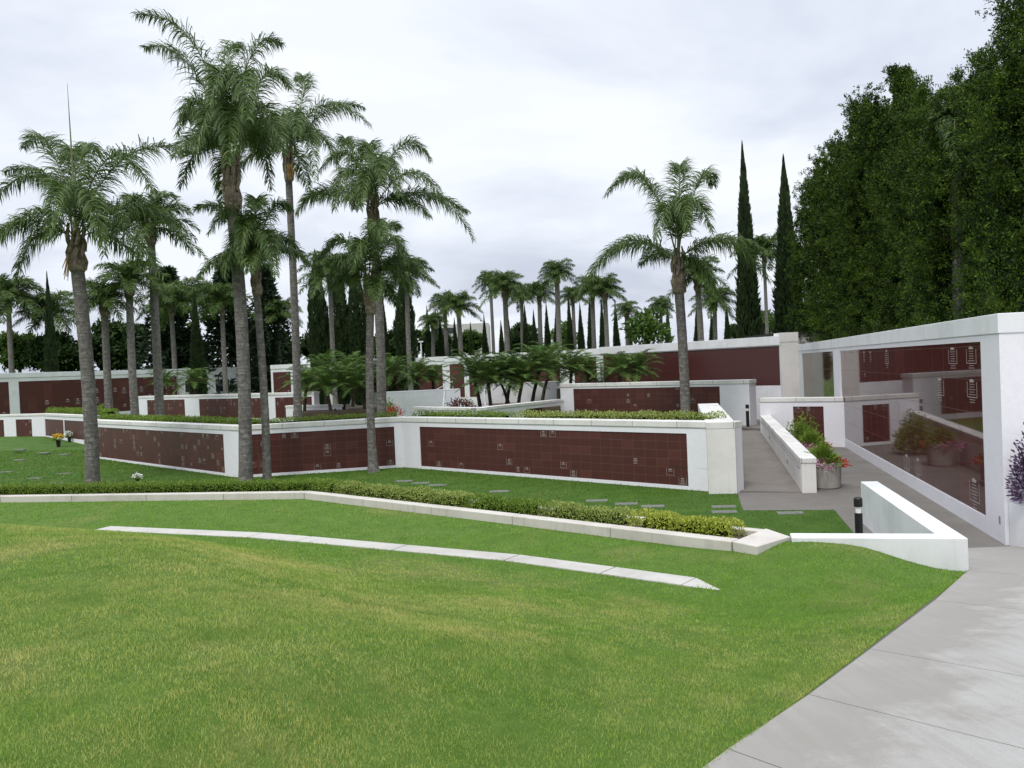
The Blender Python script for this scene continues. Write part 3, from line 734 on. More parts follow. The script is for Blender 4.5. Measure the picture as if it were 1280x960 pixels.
# ------------------------------------------------------------------ tall crypt wall on the right
HR = EYE+.61
ins_px = [(1055, 440, 461), (1063, 439, 460), (1070, 439, 460), (1079, 439, 460), (1087, 439, 460), (1107, 437, 462), (1189, 434, 463), (1212, 433, 463),
          (1173, 472, 503), (1213, 474, 506), (1119, 501, 525), (1132, 568, 594), (1146, 573, 600), (1216, 598, 638), (1057, 490, 497), (1064, 492, 498), (1080, 467, 473), (1058, 515, 522)]
RF = tuple(rfar); R1 = RW1
sa, sb = along(RF, R1, 1052, 500), along(RF, R1, 1229, 540)
sc_, sd_ = along(RF, R1, 1003, 460), along(RF, R1, 1042, 470)
def z_on(p0, p1, px, py):
    s = along(p0, p1, px, py); d = np.array(p1[:2])-np.array(p0[:2]); P = np.array(p0[:2])+d/np.linalg.norm(d)*s
    r_ = ray(px, py); return s, EYE+r_[2]*P[1]/r_[1]
zt = z_on(RF, R1, 1226, 427)[1]; zb = z_on(RF, R1, 1231, 645)[1]
wR, LRW = wall('crypt_wall', 'tall white wall on the right with huge polished red granite panel', 'wall', RF, R1, 0, HR, [(sc_, sd_, zb, zt), (sa, sb, zb, zt)], 3.2, cap=.36, over=.02, over_r=.02, gran='granite_l', cw=.95, ch=.66, cells=[[], []], capmat='paint')
big = [c for c in wR.children if c.name.startswith('granite_panel')][1]; small = [c for c in wR.children if c.name.startswith('granite_panel')][0]
def inscription(parent, s, z0, z1, ww, off, style):
    mb = MB(); t = .012; y0, y1 = -.0185, -.0148
    xa, xb = s-ww/2-off[0], s+ww/2-off[0]; z0 -= off[1]; z1 -= off[1]; hh = z1-z0
    if style == 'full':
        zf_ = z0+hh*.28
        for b in ((xa, xb, zf_, zf_+t), (xa, xa+t, zf_+t, z1-.1*hh), (xb-t, xb, zf_+t, z1-.1*hh)): mb.box(b[0], b[1], y0, y1, b[2], b[3])
    xm = (xa+xb)/2
    mb.box(xm-ww*.2, xm+ww*.2, y0-.004, y1, z1-hh*.12, z1-hh*.03); mb.box(xm-ww*.08, xm+ww*.08, y0-.006, y1, z1-hh*.03, z1)
    for k in range(8 if style == 'full' else 5):
        zz = z1-hh*(.2+.1*k); w2 = ww*random.uniform(.2, .36)
        x = xm-w2
        while x < xm+w2:
            lw = random.uniform(.03, .09); mb.box(x, min(x+lw, xm+w2), y0+.002, y1, zz-hh*.014, zz+hh*.012); x += lw+.02
    mb.build('inscription', MAT['plate'], parent)
for px, a, b in ins_px:
    s, z1_ = z_on(RF, R1, px, a); _, z0_ = z_on(RF, R1, px, b)
    ww = .42 if px < 1110 else .62
    inscription(big, s, z0_, z1_, ww, (sa, zb), 'full' if b-a > 22 else 'slim')
for px, a, b in ((1038, 441, 444), (1034, 484, 487), (1018, 484, 486), (1038, 448, 451)):
    s, z1_ = z_on(RF, R1, px, a); _, z0_ = z_on(RF, R1, px, b+4); inscription(small, s, z0_, z1_, .4, (sc_, zb), 'slim')
mb = MB()
s, zz = z_on(RF, R1, 1250, 650); mb.box(s-.03, s+.03, -.012, .01, zz-.07, zz+.07); mb.build('outlet_cover', MAT['steel'], wR)
# end pier / building return at the right edge
rn = np.array([rdir[1], -rdir[0]])
th = thing('planter_box', 'white square planter box at the right edge against the tall wall', 'planter', (float(RW1[0]+.06), float(RW1[1])-.03, 0))
zbx = EYE-(628-433.5)/F*RW1[1]
mb = MB(); mb.box(.0, 2.6, -.9, 0, -.3, zbx); mb.build('box', MAT['paint'], th, bevel=.01)
# grey upper block beyond the right wall
g0 = pY(998, 420, 50); g1 = pY(1064, 420, 50)
th = thing('service_building', 'grey flat roofed block behind the far end of the tall right wall', 'building', (float(g0[0]), 50, 0))
gz = pY(1030, 414, 50)[2]
mb = MB(); mb.box(-1.5, float(g1[0]-g0[0]), 0, 6, 0, gz-.12); mb.build('wall', MAT['beige'], th)
mb = MB(); mb.box(-1.6, float(g1[0]-g0[0])+.1, -.1, 6.1, gz-.12, gz); mb.build('roof', MAT['opening'], th)
# pillar between back wall and right wall
c0 = pY(977, 450, 39.0); c1 = pY(998.5, 450, 39.0); zp = pY(987, 415.5, 39.0)[2]
th = thing('pillar', 'square white pillar where the back wall meets the tall right wall', 'pillar', (float(c0[0]), 39.0, 0), R(0))
wd = float(c1[0]-c0[0]); mb = MB(); mb.box(0, wd, 0, 1.0, -.2, zp-.46); mb.box(.006, wd-.006, .006, .99, zp-.461, zp-.44)
mb.build('shaft', MAT['stucco'], th, bevel=.008)
mb = MB(); mb.box(-.015, wd+.015, -.015, 1.01, zp-.44, zp); mb.build('capital', MAT['stucco'], th, bevel=.01)

# ------------------------------------------------------------------ second level walls
zM = EYE-.95
M0 = pz(700, 480, zM); M1 = pz(936, 474.6, zM)
wall('niche_wall', 'upper niche wall right of centre with the palm trunk in front', 'wall', M0, M1, .6, zM-.6, pan(M0, M1, (717, 900), za=.25, zb=1.78, py=500), .6, cap=.17, fill=.16, cw=.4, ch=.25, group='niche walls on the upper terrace')
N0 = pz(517, 508.5, 1.86); N1 = pz(598, 509.8, 1.86); N2 = pz(706, 498.5, 1.86)
wall('garden_wall', 'low white wall with a sliver of granite running up to the upper niche wall', 'wall', N1, N2, .6, 1.262, pan(N1, N2, (655, 701), za=.2, zb=.95, py=510), .4, cap=.14, over_l=0, over_r=0, fill=.1, group='low white walls of the palm bed')
wall('garden_wall', 'plain low white wall in front of the cluster of dwarf palms', 'wall', N0, N1, .6, 1.258, (), .4, cap=.14, group='low white walls of the palm bed', over_r=.1)
s0_ = pz(357, 507, 1.86); s1_ = pz(429, 505.6, 1.86)
wall('garden_wall', 'short low white wall with a narrow granite panel left of the twin palms', 'wall', s0_, s1_, .6, 1.26, pan(s0_, s1_, (366, 404), za=.25, zb=.9, py=512), .4, cap=.14, fill=.1, group='low white walls of the palm bed')
L0 = pz(173, 495.3, zM); L1 = pz(338, 491.2, zM); L2 = pz(392, 489.5, zM)
wall('niche_wall', 'upper niche wall on the left with white posts behind three palm trunks', 'wall', L0, L1, .6, zM-.6, pan(L0, L1, (184, 231), (249, 327), za=.4, zb=1.74, py=508), .5, cap=.16, fill=.12, group='niche walls on the upper terrace')
wall('niche_wall', 'upper niche wall behind the trunk of the slender palm, left of centre', 'wall', L1, L2, .6, zM-.6-.004, pan(L1, L2, (344, 390), za=.4, zb=1.74, py=505), .5, cap=.16, fill=.12, group='niche walls on the upper terrace')
w0 = pY(478, 490, 48); w1 = pY(575, 490, 48)
wall('garden_wall', 'plain white parapet wall beside the steps, behind the twin palm trunks', 'wall', w0, w1, .6, EYE-.6-(487.5-464.5)/F*48, (), .4, cap=.08, over=.0, over_l=0, over_r=0, frame='paint', capmat='paint', group='low white walls of the palm bed')
w0 = pY(596, 490, 50); w1 = pY(700, 485, 50)
wall('garden_wall', 'white parapet behind the cluster of dwarf palms, right of the steps', 'wall', w0, w1, .6, EYE-.6-.9, (), .4, cap=.08, over=.0, over_l=0, over_r=0, frame='paint', capmat='paint', group='low white walls of the palm bed')

# ------------------------------------------------------------------ back walls
def bwall(label, a, b, top, panels, fill, gran='granite_m', cw=.78, ch=.62, cap=.42, zlo=1.9, zhi=None, lo=None, name='crypt_wall'):
    p0, p1 = pz(*a, top), pz(*b, top); zhi = zhi if zhi else top-.62-cap+.3
    return wall(name, label, 'wall', p0, p1, .3, top-.3, [(along(p0, p1, x0, 465), along(p0, p1, x1, 465), zlo, zhi-.3) for x0, x1 in panels], .8, cap=cap, over=.05, over_l=0, over_r=0, gran=gran, cw=cw, ch=ch, fill=fill, frame='paint', capmat='paint', group='tall crypt walls along the back')
bwall('tall back wall with plain red panel between the right palm and the white pillar', (749, 434.2), (977, 419.8), 4.56, [(754.5, 975)], 0.0, 'granite_p', 1.2, .85, zlo=1.95, zhi=4.1)
bwall('back wall section with narrow red panels behind the cluster of dwarf palms', (556, 446), (750, 435.5), 4.7, [(562, 580), (586, 620), (640, 700), (718, 746)], .03, zlo=1.2, zhi=4.1)
bwall('back wall section with red panels behind the twin palm trunks', (338, 456.5), (556, 445.5), 4.95, [(341, 363), (372, 470), (486, 553)], .12, zlo=1.5, zhi=4.2)
bw, _ = bwall('white back building with small dark window openings, left of the tall palm', (220, 461), (338, 457.2), 5.05, [], 0)
p0, p1 = pz(220, 461, 5.05), pz(338, 457.2, 5.05)
for x0, x1, ya, yb, m_ in ((231, 243, 476, 490, 'opening'), (269, 286.5, 474.5, 489, 'glass'), (311, 321, 473.5, 487, 'opening')):
    s0, zz1 = z_on(p0, p1, x0, ya); s1, zz0 = z_on(p0, p1, x1, yb)
    mb = MB(); mb.box(s0, s1, -.01, .02, zz0-.3, zz1-.3); o = mb.build('window', MAT[m_], bw)
    mb = MB()
    t = .09
    mb.box(s0-t, s1+t, -.06, .01, zz0-.3-t, zz0-.3); mb.box(s0-t, s1+t, -.06, .01, zz1-.3, zz1-.3+t); mb.box(s0-t, s0, -.06, .01, zz0-.3, zz1-.3); mb.box(s1, s1+t, -.06, .01, zz0-.3, zz1-.3)
    mb.build('window_frame', MAT['paint'], o)
bl_, _ = bwall('far left back wall with a broad engraved red granite panel', (-60, 468), (220.5, 461.2), 5.0, [(-55, 10), (22.5, 221)], .3, zlo=.7, zhi=4.25, cw=1.0, ch=.75)

# steps with rails between the parapets
th = thing('steps', 'white concrete steps between the parapets behind the low wall', 'steps', (float(pY(552, 505, 46.5)[0]), 45.2, .6))
mb = MB()
for k in range(6): mb.box(0, 2.6, k*.35, 2.6, 0, .16*(k+1)) if k == 0 else mb.box(.001*k, 2.6-.001*k, k*.35, 2.6-.001*k, .16*k-.01, .16*(k+1))
mb.build('treads', MAT['paint'], th)
for xx in (.15, 2.4):
    mb = MB(); mb.tube([(xx, .1, .1), (xx, .1, 1.0), (xx+.0, 1.9, 1.85), (xx, 2.2, 1.85), (xx, 2.2, .9)], .03, 6); mb.build('handrail', MAT['white_rail'], th, smooth=True)
th = thing('stair_rail', 'thin white handrail on the parapet left of the steps', 'handrail', (float(pY(540, 500, 47)[0]), 47, 2.0))
mb = MB(); mb.tube([(0, 0, .2), (.2, 0, .55), (1.2, 0, 1.0), (1.2, 0, .3)], .028, 6); mb.build('rail', MAT['white_rail'], th)

# ------------------------------------------------------------------ low white V wall
th = thing('low_wall', 'low white painted wall folding to a sharp corner beside the concrete walk', 'wall', (float(VA[0]), float(VA[1]), 0))
va, vl, ve = np.array(VA), np.array(VL), np.array(VE); tw = .34
def inner(u_):
    return u_/np.linalg.norm(u_)
u1 = inner(vl-va); u2 = inner(ve-va)
n1 = np.array([u1[1], -u1[0]]); n2 = np.array([-u2[1], u2[0]])
if np.dot(n1, u2) < 0: n1 = -n1
if np.dot(n2, u1) < 0: n2 = -n2
A_ = np.array([[u1[0], -u2[0]], [u1[1], -u2[1]]]); rhs = (n2-n1)*tw
ts = np.linalg.solve(A_, rhs); ic = va+n1*tw+u1*ts[0]
poly = [va, ve, ve+n2*tw, ic, vl+n1*tw, vl]
mb = MB(); mb.prism([tuple(p-va) for p in poly], -.2, .88); mb.build('body', MAT['paint'], th, bevel=.012)

# ------------------------------------------------------------------ bollards, planters
def bollard(label, p, h=1.0, first=[None]):
    if first[0] is None:
        th = thing('bollard_light', label, 'bollard light', p, 0, 'black bollard lights')
        mb = MB(); mb.lathe([(.068, 0), (.068, h*.72), (.05, h*.725)]); mb.build('post', MAT['black'], th, smooth=False)
        mb = MB(); mb.lathe([(.05, h*.725), (.052, h*.84)]); mb.build('lens', MAT['lens'], th)
        mb = MB(); mb.lathe([(.075, h*.84), (.075, h*.98), (.06, h)]); mb.build('cap', MAT['black'], th)
        first[0] = th; return th
    return copy_tree(first[0], p, 0, 1, label, 'black bollard lights')
b = pY(1073, 640, 15.1); bollard('black bollard light behind the corner of the low white wall', (float(b[0]), 15.1, 0))
b = pz(936, 533, .62); bollard('black bollard light at the top of the ramp by the white wall end', (float(b[0])-.15, float(b[1])-.4, .6))
b = pY(419, 515, 50.0); bollard('small black bollard light behind the hedge, left of the twin palms', (float(b[0]), 50.0, .62))
b = pY(906, 640, 50)
def flower_ball(parent, name, m, N, rad, zc, ls, flat=1.0, c=(0, 0)):
    d = unit(rng.normal(size=(N, 3))); d[:, 2] = np.abs(d[:, 2])*1.0-.25
    C = d*rad*rng.uniform(.6, 1.0, (N, 1))*np.array([1, 1, flat])+np.array([c[0], c[1], zc])
    v, q = leaf_quads(C, unit(d+rng.normal(size=(N, 3))*.6), ls*rng.uniform(.6, 1.3, N), ls*.5)
    return link(name, np_mesh(name, v, q), m, parent)
def planter(label, p, s=1.0):
    th = thing('flower_planter', label, 'planter', p, 0, 'round concrete flower planters'); th.scale = (s, s, s)
    mb = MB(); mb.lathe([(.36, 0), (.40, .03), (.43, .62), (.43, .70), (.38, .70), (.36, .60)], 32); mb.build('pot', MAT['pot'], th, smooth=False)
    # spiky leaves, trailing flowers
    N = 520; a = rng.uniform(0, 2*np.pi, N); el = rng.uniform(.25, 1.45, N)
    D = np.stack([np.cos(a)*np.cos(el), np.sin(a)*np.cos(el), np.sin(el)], 1)
    C = D*.05+np.array([-.05, 0, .72]); v, q = leaf_quads(C+D*rng.uniform(0, .22, (N, 1)), D, rng.uniform(.18, .36, N), .035)
    link('spiky_leaves', np_mesh('spiky_leaves', v, q), MAT['hedge'], th)
    flower_ball(th, 'leaves', MAT['hedge'], 700, .50, .68, .10, .55)
    flower_ball(th, 'blossom_foliage', MAT['pink'], 320, .46, .60, .10, .6, (-.25, -.18))
    flower_ball(th, 'red_blossom_foliage', MAT['red'], 110, .32, .64, .09, .7, (.32, -.1))
    return th
p = pz(1039, 612, 0); planter('round concrete planter of pink and red flowers at the end of the ramp wall', (float(p[0]), float(p[1])+.4, 0), .98)
p = pY(1010, 560, 27); planter('concrete flower planter hidden behind the sloping ramp wall', (float(p[0])+.15, 27, 0), .98)
def shrub(name, label, p, r, h, m, N=900, ls=.12, cat='shrub', group=None, stem=True):
    th = thing(name, label, cat, p, 0, group)
    d = unit(rng.normal(size=(N, 3))); d[:, 2] = np.abs(d[:, 2])
    C = d*np.array([r, r, h*.9])*rng.uniform(.55, 1.0, (N, 1))*(1+.2*np.sin(d[:, :1]*7+d[:, 1:2]*5)); C[:, 2] += h*.1
    v, q = leaf_quads(C, unit(d+rng.normal(size=(N, 3))*.5), ls*rng.uniform(.6, 1.4, N), ls*.4)
    link('foliage', np_mesh('foliage', v, q), m, th)
    mb = MB()
    for k in range(5):
        a = k*1.26; mb.tube([(0, 0, -.05), (math.cos(a)*r*.3, math.sin(a)*r*.3, h*.45), (math.cos(a)*r*.5, math.sin(a)*r*.5, h*.75)], [.03, .02, .008], 5)
    mb.build('stems_or_core', MAT['bark'], th)
    return th
p = pY(1004, 548, 30); shrub('shrub', 'round dark green shrub in front of the small granite panel', (float(p[0]), 30, .0), .62, 1.35, MAT['hedge'], 3200, .10)
p = pY(1292, 600, float(RW1[1])-.5); sb = shrub('shrub', 'purple leaved shrub in the white planter box at the right edge', (float(p[0]), float(RW1[1])-.5, zbx-.05), .34, 1.35, MAT['purple'], 1500, .09)
p = pY(575, 505, 40.5); shrub('shrub', 'low dark red shrub in front of the dwarf palms', (float(p[0]), 41.5, 1.5), .75, .75, MAT['red_leaf'], 900, .12)
p = pY(484, 505, 44); shrub('shrub', 'small round green shrub at the foot of the parapet by the steps', (float(p[0]), 44, 1.45), .42, .8, MAT['hedge'], 600, .1)
p = pY(490, 510, 43.5); shrub('shrub', 'red flowering shrub beside the twin palm trunks', (float(p[0])+.1, 43.5, 1.35), .5, .55, MAT['red'], 400, .1)
p = pY(747, 470, 44); shrub('shrub', 'small dark shrub on top of the upper niche wall bed', (float(p[0]), 46, 2.3), .5, .7, MAT['broad_dark'], 500, .12)
def bouquet(label, p, m, s=1.0):
    th = thing('flower_vase', label, 'vase', p); th.scale = (s, s, s)
    mb = MB(); mb.lathe([(.07, 0), (.1, .25), (.11, .3)], 12); mb.build('vase', MAT['black'], th)
    flower_ball(th, 'flowers', m, 120, .22, .42, .1); flower_ball(th, 'leaves', MAT['hedge'], 80, .2, .34, .1)
p = pz(73, 554, .42); bouquet('vase of yellow flowers on the grass before the far low niche wall', (float(p[0]), float(p[1]), float(hlow(p[0], p[1]))), MAT['yellow'], 1.3)
p = pz(90, 549, .42); bouquet('vase of white flowers at the foot of the far low niche wall', (float(p[0]), float(p[1])-.3, float(hlow(p[0], p[1]))), MAT['lens'], 1.1)
p = pz(172, 606, 0); bouquet('small bunch of white flowers in the grass behind the dark hedge', (float(p[0]), float(p[1]), 0), MAT['lens'], .7)
p = pY(148, 516, 56); th = thing('flower_pot', 'round blue glazed pot on the hedge between two palm trunks', 'pot', (float(p[0]), 54.0, 1.3))
mb = MB(); mb.lathe([(.25, 0), (.48, .35), (.5, .6), (.42, .8), (.36, .8), (.34, .7)], 20); mb.build('pot', MAT['blue'], th, smooth=True)
flower_ball(th, 'leaves', MAT['hedge'], 150, .4, .8, .16)

# flat grave markers in the lower lawn
marks = [(905, 633.5, 'flat pale marker in the grass by the walkway, the farther of a pair'), (905.5, 640, 'flat pale marker in the grass by the walkway, the nearer of a pair'), (988, 641.5, 'flat marker in the grass at the edge of the walkway'),
         (746, 626, 'flat grey marker left of two others under the long niche wall'), (783, 630, 'flat grey marker between two others under the long niche wall'), (816, 633, 'flat grey marker right of two others under the long niche wall'),
         (624, 614.5, 'single flat grey marker near the left end of the long niche wall'), (505, 601.5, 'flat grey marker nearest the swollen palm base'), (526, 604, 'flat grey marker in the middle of three right of the palm base'), (547, 606.5, 'flat grey marker farthest right of three by the palm base'),
         (25, 562, 'flat marker in the far grass at the left, first from the wall'), (24, 575, 'flat marker in the left grass, second from the wall'), (8, 590, 'flat marker at the left edge of the lower grass'), (81, 592, 'flat marker in the grass just left of the big palm'), (72, 604, 'flat marker in the grass close to the hedge, left of the big palm'), (55, 566, 'flat marker in the grass below the yellow flowers'), (80, 568, 'flat marker in the grass right of the yellow flowers'), (44, 598, 'flat marker in the left grass between two others near the hedge')]
mk = None
for px, py, lb in marks:
    q = pz(px, py, .02); z = float(hlow(q[0], q[1])); q = pz(px, py, z)
    if mk is None:
        mb = MB(); mb.box(-.29, .29, -.16, .16, -.05, .018); mk = mb.build('grave_marker', MAT['marker'], bevel=.008)
        setp(mk, lb, 'grave marker', 'flat grave markers in the lower lawn'); c = mk
    else:
        c = mk.copy(); COL.objects.link(c); c['label'] = lb
    c.location = (float(q[0]), float(q[1]), z-.002); c.rotation_euler = (0, 0, R(-8))

# ------------------------------------------------------------------ palms
def frond(P0, P1, P2, nl=64, L=.9, wid=.036, droop=.8, stiff=1.0, start=.14, rad=.028):
    """pinnate frond on a quadratic arch; returns (leaf V, leaf Q), (rachis pts, radii)"""
    P0, P1, P2 = map(np.array, (P0, P1, P2))
    def bez(t): t = np.asarray(t)[:, None]; return (1-t)**2*P0+2*t*(1-t)*P1+t*t*P2
    t = np.repeat(np.linspace(start, .995, nl), 2)+rng.normal(0, .004, nl*2); t = np.clip(t, start, .999); N = len(t)
    B = bez(t); T = unit(2*(1-t)[:, None]*(P1-P0)+2*t[:, None]*(P2-P1))
    upv = np.array([0, 0, 1.0]); Sd = unit(np.cross(T, upv)+1e-6); U = np.cross(Sd, T)
    sg = np.where(np.arange(N) % 2 == 0, 1.0, -1.0)[:, None]
    lift = rng.uniform(-.6, .8, N)[:, None]*stiff                    # plumose: leaflets leave in several planes
    D0 = unit(Sd*sg*rng.uniform(.55, 1.0, N)[:, None]+T*(.4+.45*t[:, None])*rng.uniform(.6, 1.4, N)[:, None]+U*lift)
    prof = np.clip(np.sin(np.pi*(.12+.80*t))**.6, .2, 1)*(1-.35*t**3)
    Ln = (L*prof*rng.uniform(.8, 1.12, N))[:, None]
    pts = [B]; d = D0; p = B
    for k, s in enumerate((.34, .33, .33)):
        p = p+d*Ln*s; pts.append(p)
        d = unit(d+np.array([0, 0, -1.0])*droop*(.55+.45*k)*rng.uniform(.6, 1.25, N)[:, None])
    SP = np.stack(pts, 1)
    Wv = unit(np.cross(D0, rng.normal(size=(N, 3))*.5+U)); wk_ = np.array([.55, 1.0, .75, .08])*wid/2
    V = np.stack([SP-Wv[:, None]*wk_[None, :, None], SP+Wv[:, None]*wk_[None, :, None]], 2)   # N,4,2,3
    b = (np.arange(N)*8)[:, None]; q = []
    for k in range(3): q.append(b+np.array([[2*k, 2*k+1, 2*k+3, 2*k+2]]))
    tt = np.linspace(0, 1, 9); rp = bez(tt); rr_ = rad*(1-.85*tt)
    return (V.reshape(-1, 3), np.concatenate(q, 0)), (rp, rr_)
def tube_np(pts, r, seg=5):
    mb = MB(); mb.tube(pts, list(r), seg, False); return np.array(mb.v), np.array(mb.f)
def frond_mesh(*a, **k):
    (V, Q), (rp, rr_) = frond(*a, **k); v2, q2_ = tube_np(rp, rr_)
    V, Q2 = merge((V, Q), (v2, q2_)); me = np_mesh('frond', V, Q2)
    me.materials.append(MAT['palm']); me.materials.append(MAT['rachis'])
    mi = np.zeros(len(Q2), dtype=np.int32); mi[len(Q):] = 1; me.polygons.foreach_set('material_index', mi)
    return me

def trunk_mesh(base, top, r0, r1, swell=1.35, lean=(0, 0), rings=26):
    """gently curved tapered trunk from (0,0,0) to top (local)"""
    mb = MB(); top = np.array(top, dtype=float); pts = []; rr_ = []
    for k in range(rings+1):
        t = k/rings; bow = math.sin(math.pi*t)
        pts.append((top[0]*t+lean[0]*bow, top[1]*t+lean[1]*bow, -.15+(top[2]+.15)*t))
        r = r0+(r1-r0)*t; r *= 1+(swell-1)*math.exp(-t*14); r *= 1+.02*math.sin(k*2.1)
        rr_.append(r)
    mb.tube(pts, rr_, 14); return mb
def boots_mesh(c, r, h):
    """crossed old leaf bases swelling under the crown"""
    mb = MB(); mb.lathe([(r*1.0, 0), (r*1.2, h*.12), (r*1.22, h*.3), (r*1.0, h*.6), (r*.7, h*1.0), (r*.35, h*1.35)], 14)
    for k in range(14):
        a = k*2.4; z = h*(.05+.075*k); b = [(math.cos(a)*r*1.1, math.sin(a)*r*1.1, z), (math.cos(a+.35)*r*1.2, math.sin(a+.35)*r*1.2, z+h*.25), (math.cos(a+.6)*r*.95, math.sin(a+.6)*r*.95, z+h*.55)]
        mb.tube(b, [r*.3, r*.34, r*.12], 6)
    return mb

def big_palm(label, base, topxy, Y, specs, r0, r1, extra=8, fl=3.6, L=.75, boot_h=1.3, seed=0, swell=1.3, nl=165, fruit=None, spear=None, lean=0):
    """base = ground point; topxy = photo pixel of the trunk top (under the leaf bases); specs = arches (control, tip) in photo pixels around it"""
    global rng
    rng = np.random.default_rng(seed+100)
    base = np.array(base, dtype=float); top = pY(topxy[0], topxy[1], Y)
    th = thing('queen_palm', label, 'palm tree', tuple(base), 0, 'tall queen palms')
    lt = top-base
    trunk_mesh(None, lt, r0, r1, swell, (lean, 0)).build('trunk', MAT['trunk'], th, smooth=True)
    b = boots_mesh(None, r1*.95, boot_h).build('leaf_bases', MAT['boot'], th, smooth=True); b.location = tuple(lt-np.array([0, 0, .05])); b.scale = (1.15, 1.15, 1)
    heart = lt+np.array([0, 0, boot_h*.95])
    for s in specs:
        (cx, cy), (tx, ty) = s[0], s[1]; dc, dt = (s[2], s[3]) if len(s) > 3 else (0, 0)
        c = pY(cx, cy, Y+dc)-base; t = pY(tx, ty, Y+dt)-base
        me = frond_mesh(heart+rng.normal(size=3)*.08, c, t, nl=nl, L=L*1.2*rng.uniform(.9, 1.1), droop=rng.uniform(.75, 1.35))
        link('frond', me, None, th)
    for k in range(extra):
        az = k*2.39996+seed; el = rng.uniform(.15, 1.25); ln = fl*rng.uniform(.8, 1.05)
        h = np.array([math.cos(az), math.sin(az), 0])
        c = heart+h*ln*.42*math.cos(el*.8)+np.array([0, 0, ln*.62*math.sin(el)+.2])
        t = heart+h*ln*(.62+.3*math.cos(el))+np.array([0, 0, ln*(.75*math.sin(el)-.55)])
        me = frond_mesh(heart+rng.normal(size=3)*.08, c, t, nl=nl, L=L*1.2*rng.uniform(.9, 1.1), droop=rng.uniform(.75, 1.35)); link('frond', me, None, th)
    if spear:
        mb = MB(); q = pY(spear[0], spear[1], Y)-base
        mb.tube([tuple(heart), tuple(heart*.5+q*.5+np.array([.02, 0, 0])), tuple(q)], [.05, .035, .006], 6); mb.build('spear_leaf', MAT['rachis'], th)
    if fruit is not None:
        mb = MB()
        for k in range(12):
            a = fruit+rng.normal(0, .35); rr_ = rng.uniform(.25, .5)
            mb.tube([tuple(heart+np.array([0, 0, -.7])), tuple(heart+np.array([math.cos(a)*rr_*.7, math.sin(a)*rr_*.7, -.65])), tuple(heart+np.array([math.cos(a)*rr_, math.sin(a)*rr_, -1.0-rng.uniform(0, .5)]))], [.03, .025, .012], 5)
        mb.build('fruit_stalk', MAT['fibre'], th)
    return th

p = pz(116, 607, 0)
big_palm('big queen palm furthest left, thick grey trunk rising beside the dark hedge', p, (97, 338), p[1], [
    ((150, 150), (236, 192), -.5, -1), ((130, 120), (195, 245), -1.5, -2.5), ((60, 160), (-18, 262), 0, .5), ((70, 190), (5, 215), .5, 1.0), ((55, 215), (-25, 330), -1, -1.5),
    ((160, 215), (245, 300), .5, 1), ((130, 240), (205, 345), -1, -1.8), ((65, 130), (30, 185), 1, 2), ((95, 150), (120, 190), 1, 3), ((80, 160), (60, 300), -2, -3.4), ((110, 170), (130, 320), -2, -3.2), ((40, 260), (20, 350), -1, -1), ((100, 150), (82, 200), 2, 3)],
    .235, .225, 3, 3.6, .8, 1.15, 1, 1.15, fruit=3.5, spear=(84, 104), lean=.1)
p = pz(307, 605, 0)
big_palm('tallest queen palm, its trunk rising at the corner of two low niche walls', p, (291, 262), p[1], [
    ((262, 10), (170, 18), -.3, -.6), ((250, 40), (180, 60), .3, 1), ((245, 70), (222, 168), -.5, -1), ((300, 20), (352, 55), .3, .8), ((325, 40), (362, 110), -.5, -1), ((330, 70), (352, 190), -1, -2),
    ((285, 20), (262, 130), -2, -3.2), ((300, 10), (310, 150), -2, -3.4), ((270, 60), (245, 190), -1.5, -2.6), ((330, 110), (372, 190), .5, 1), ((260, 120), (226, 235), .5, .8), ((275, 30), (300, 60), 2, 3), ((240, 110), (235, 150), 1.5, 2.5), ((320, 100), (338, 235), 1, 1.4), ((292, 60), (285, 205), -2.2, -3.0)],
    .225, .205, 2, 3.6, .85, 1.5, 2, 1.2, lean=.12)
p = pY(372, 524, 41)
big_palm('slim tall queen palm standing just right of the tallest one', (p[0], 41, .62), (361, 226), 41, [
    ((395, 90), (463, 158), -.5, -1), ((410, 115), (455, 135), .5, 1), ((395, 75), (372, 100), 1, 2), ((330, 140), (300, 185), -.5, -1), ((340, 170), (290, 215), -.3, -.5), ((385, 110), (395, 225), -2, -3.5), ((350, 100), (335, 190), -2, -3.4), ((400, 130), (425, 215), -1, -1), ((320, 130), (318, 165), 1, 2), ((370, 100), (372, 170), -2, -3.8)],
    .205, .165, 3, 3.8, .85, 1.4, 3, 1.2, fruit=5.2, lean=.05)
p = pz(334, 601, 0)
big_palm('thin queen palm close to the right of the tallest trunk, shorter', p, (321, 368), p[1], [
    ((290, 235), (243, 262), .2, .4), ((305, 215), (262, 290), -.5, -.8), ((335, 230), (365, 262), .3, .5), ((345, 260), (385, 330), .5, 1), ((300, 250), (280, 345), -1, -1.6), ((330, 240), (345, 345), -1.5, -2.2), ((318, 215), (322, 260), -1.5, -2.5), ((310, 220), (300, 320), -1.2, -2)],
    .145, .125, 4, 2.6, .65, .9, 4, 1.2, lean=.06)
p = pz(467, 590, 0)
big_palm('short queen palm with swollen base in front of the short niche wall', p, (463, 392), p[1], [
    ((430, 262), (398, 325), -.3, -.6), ((440, 290), (410, 345), -1, -1), ((490, 255), (508, 330), -.3, -.6), ((500, 290), (522, 345), .5, .8), ((465, 240), (480, 300), -1.5, -2.5), ((455, 255), (440, 340), -1.5, -2.2), ((475, 262), (500, 285), .5, 1), ((485, 300), (515, 368), .2, .3), ((440, 300), (425, 375), .6, .9)],
    .155, .14, 3, 2.5, .62, 1.1, 5, 1.75, lean=-.08)
p = pY(476, 522, 39)
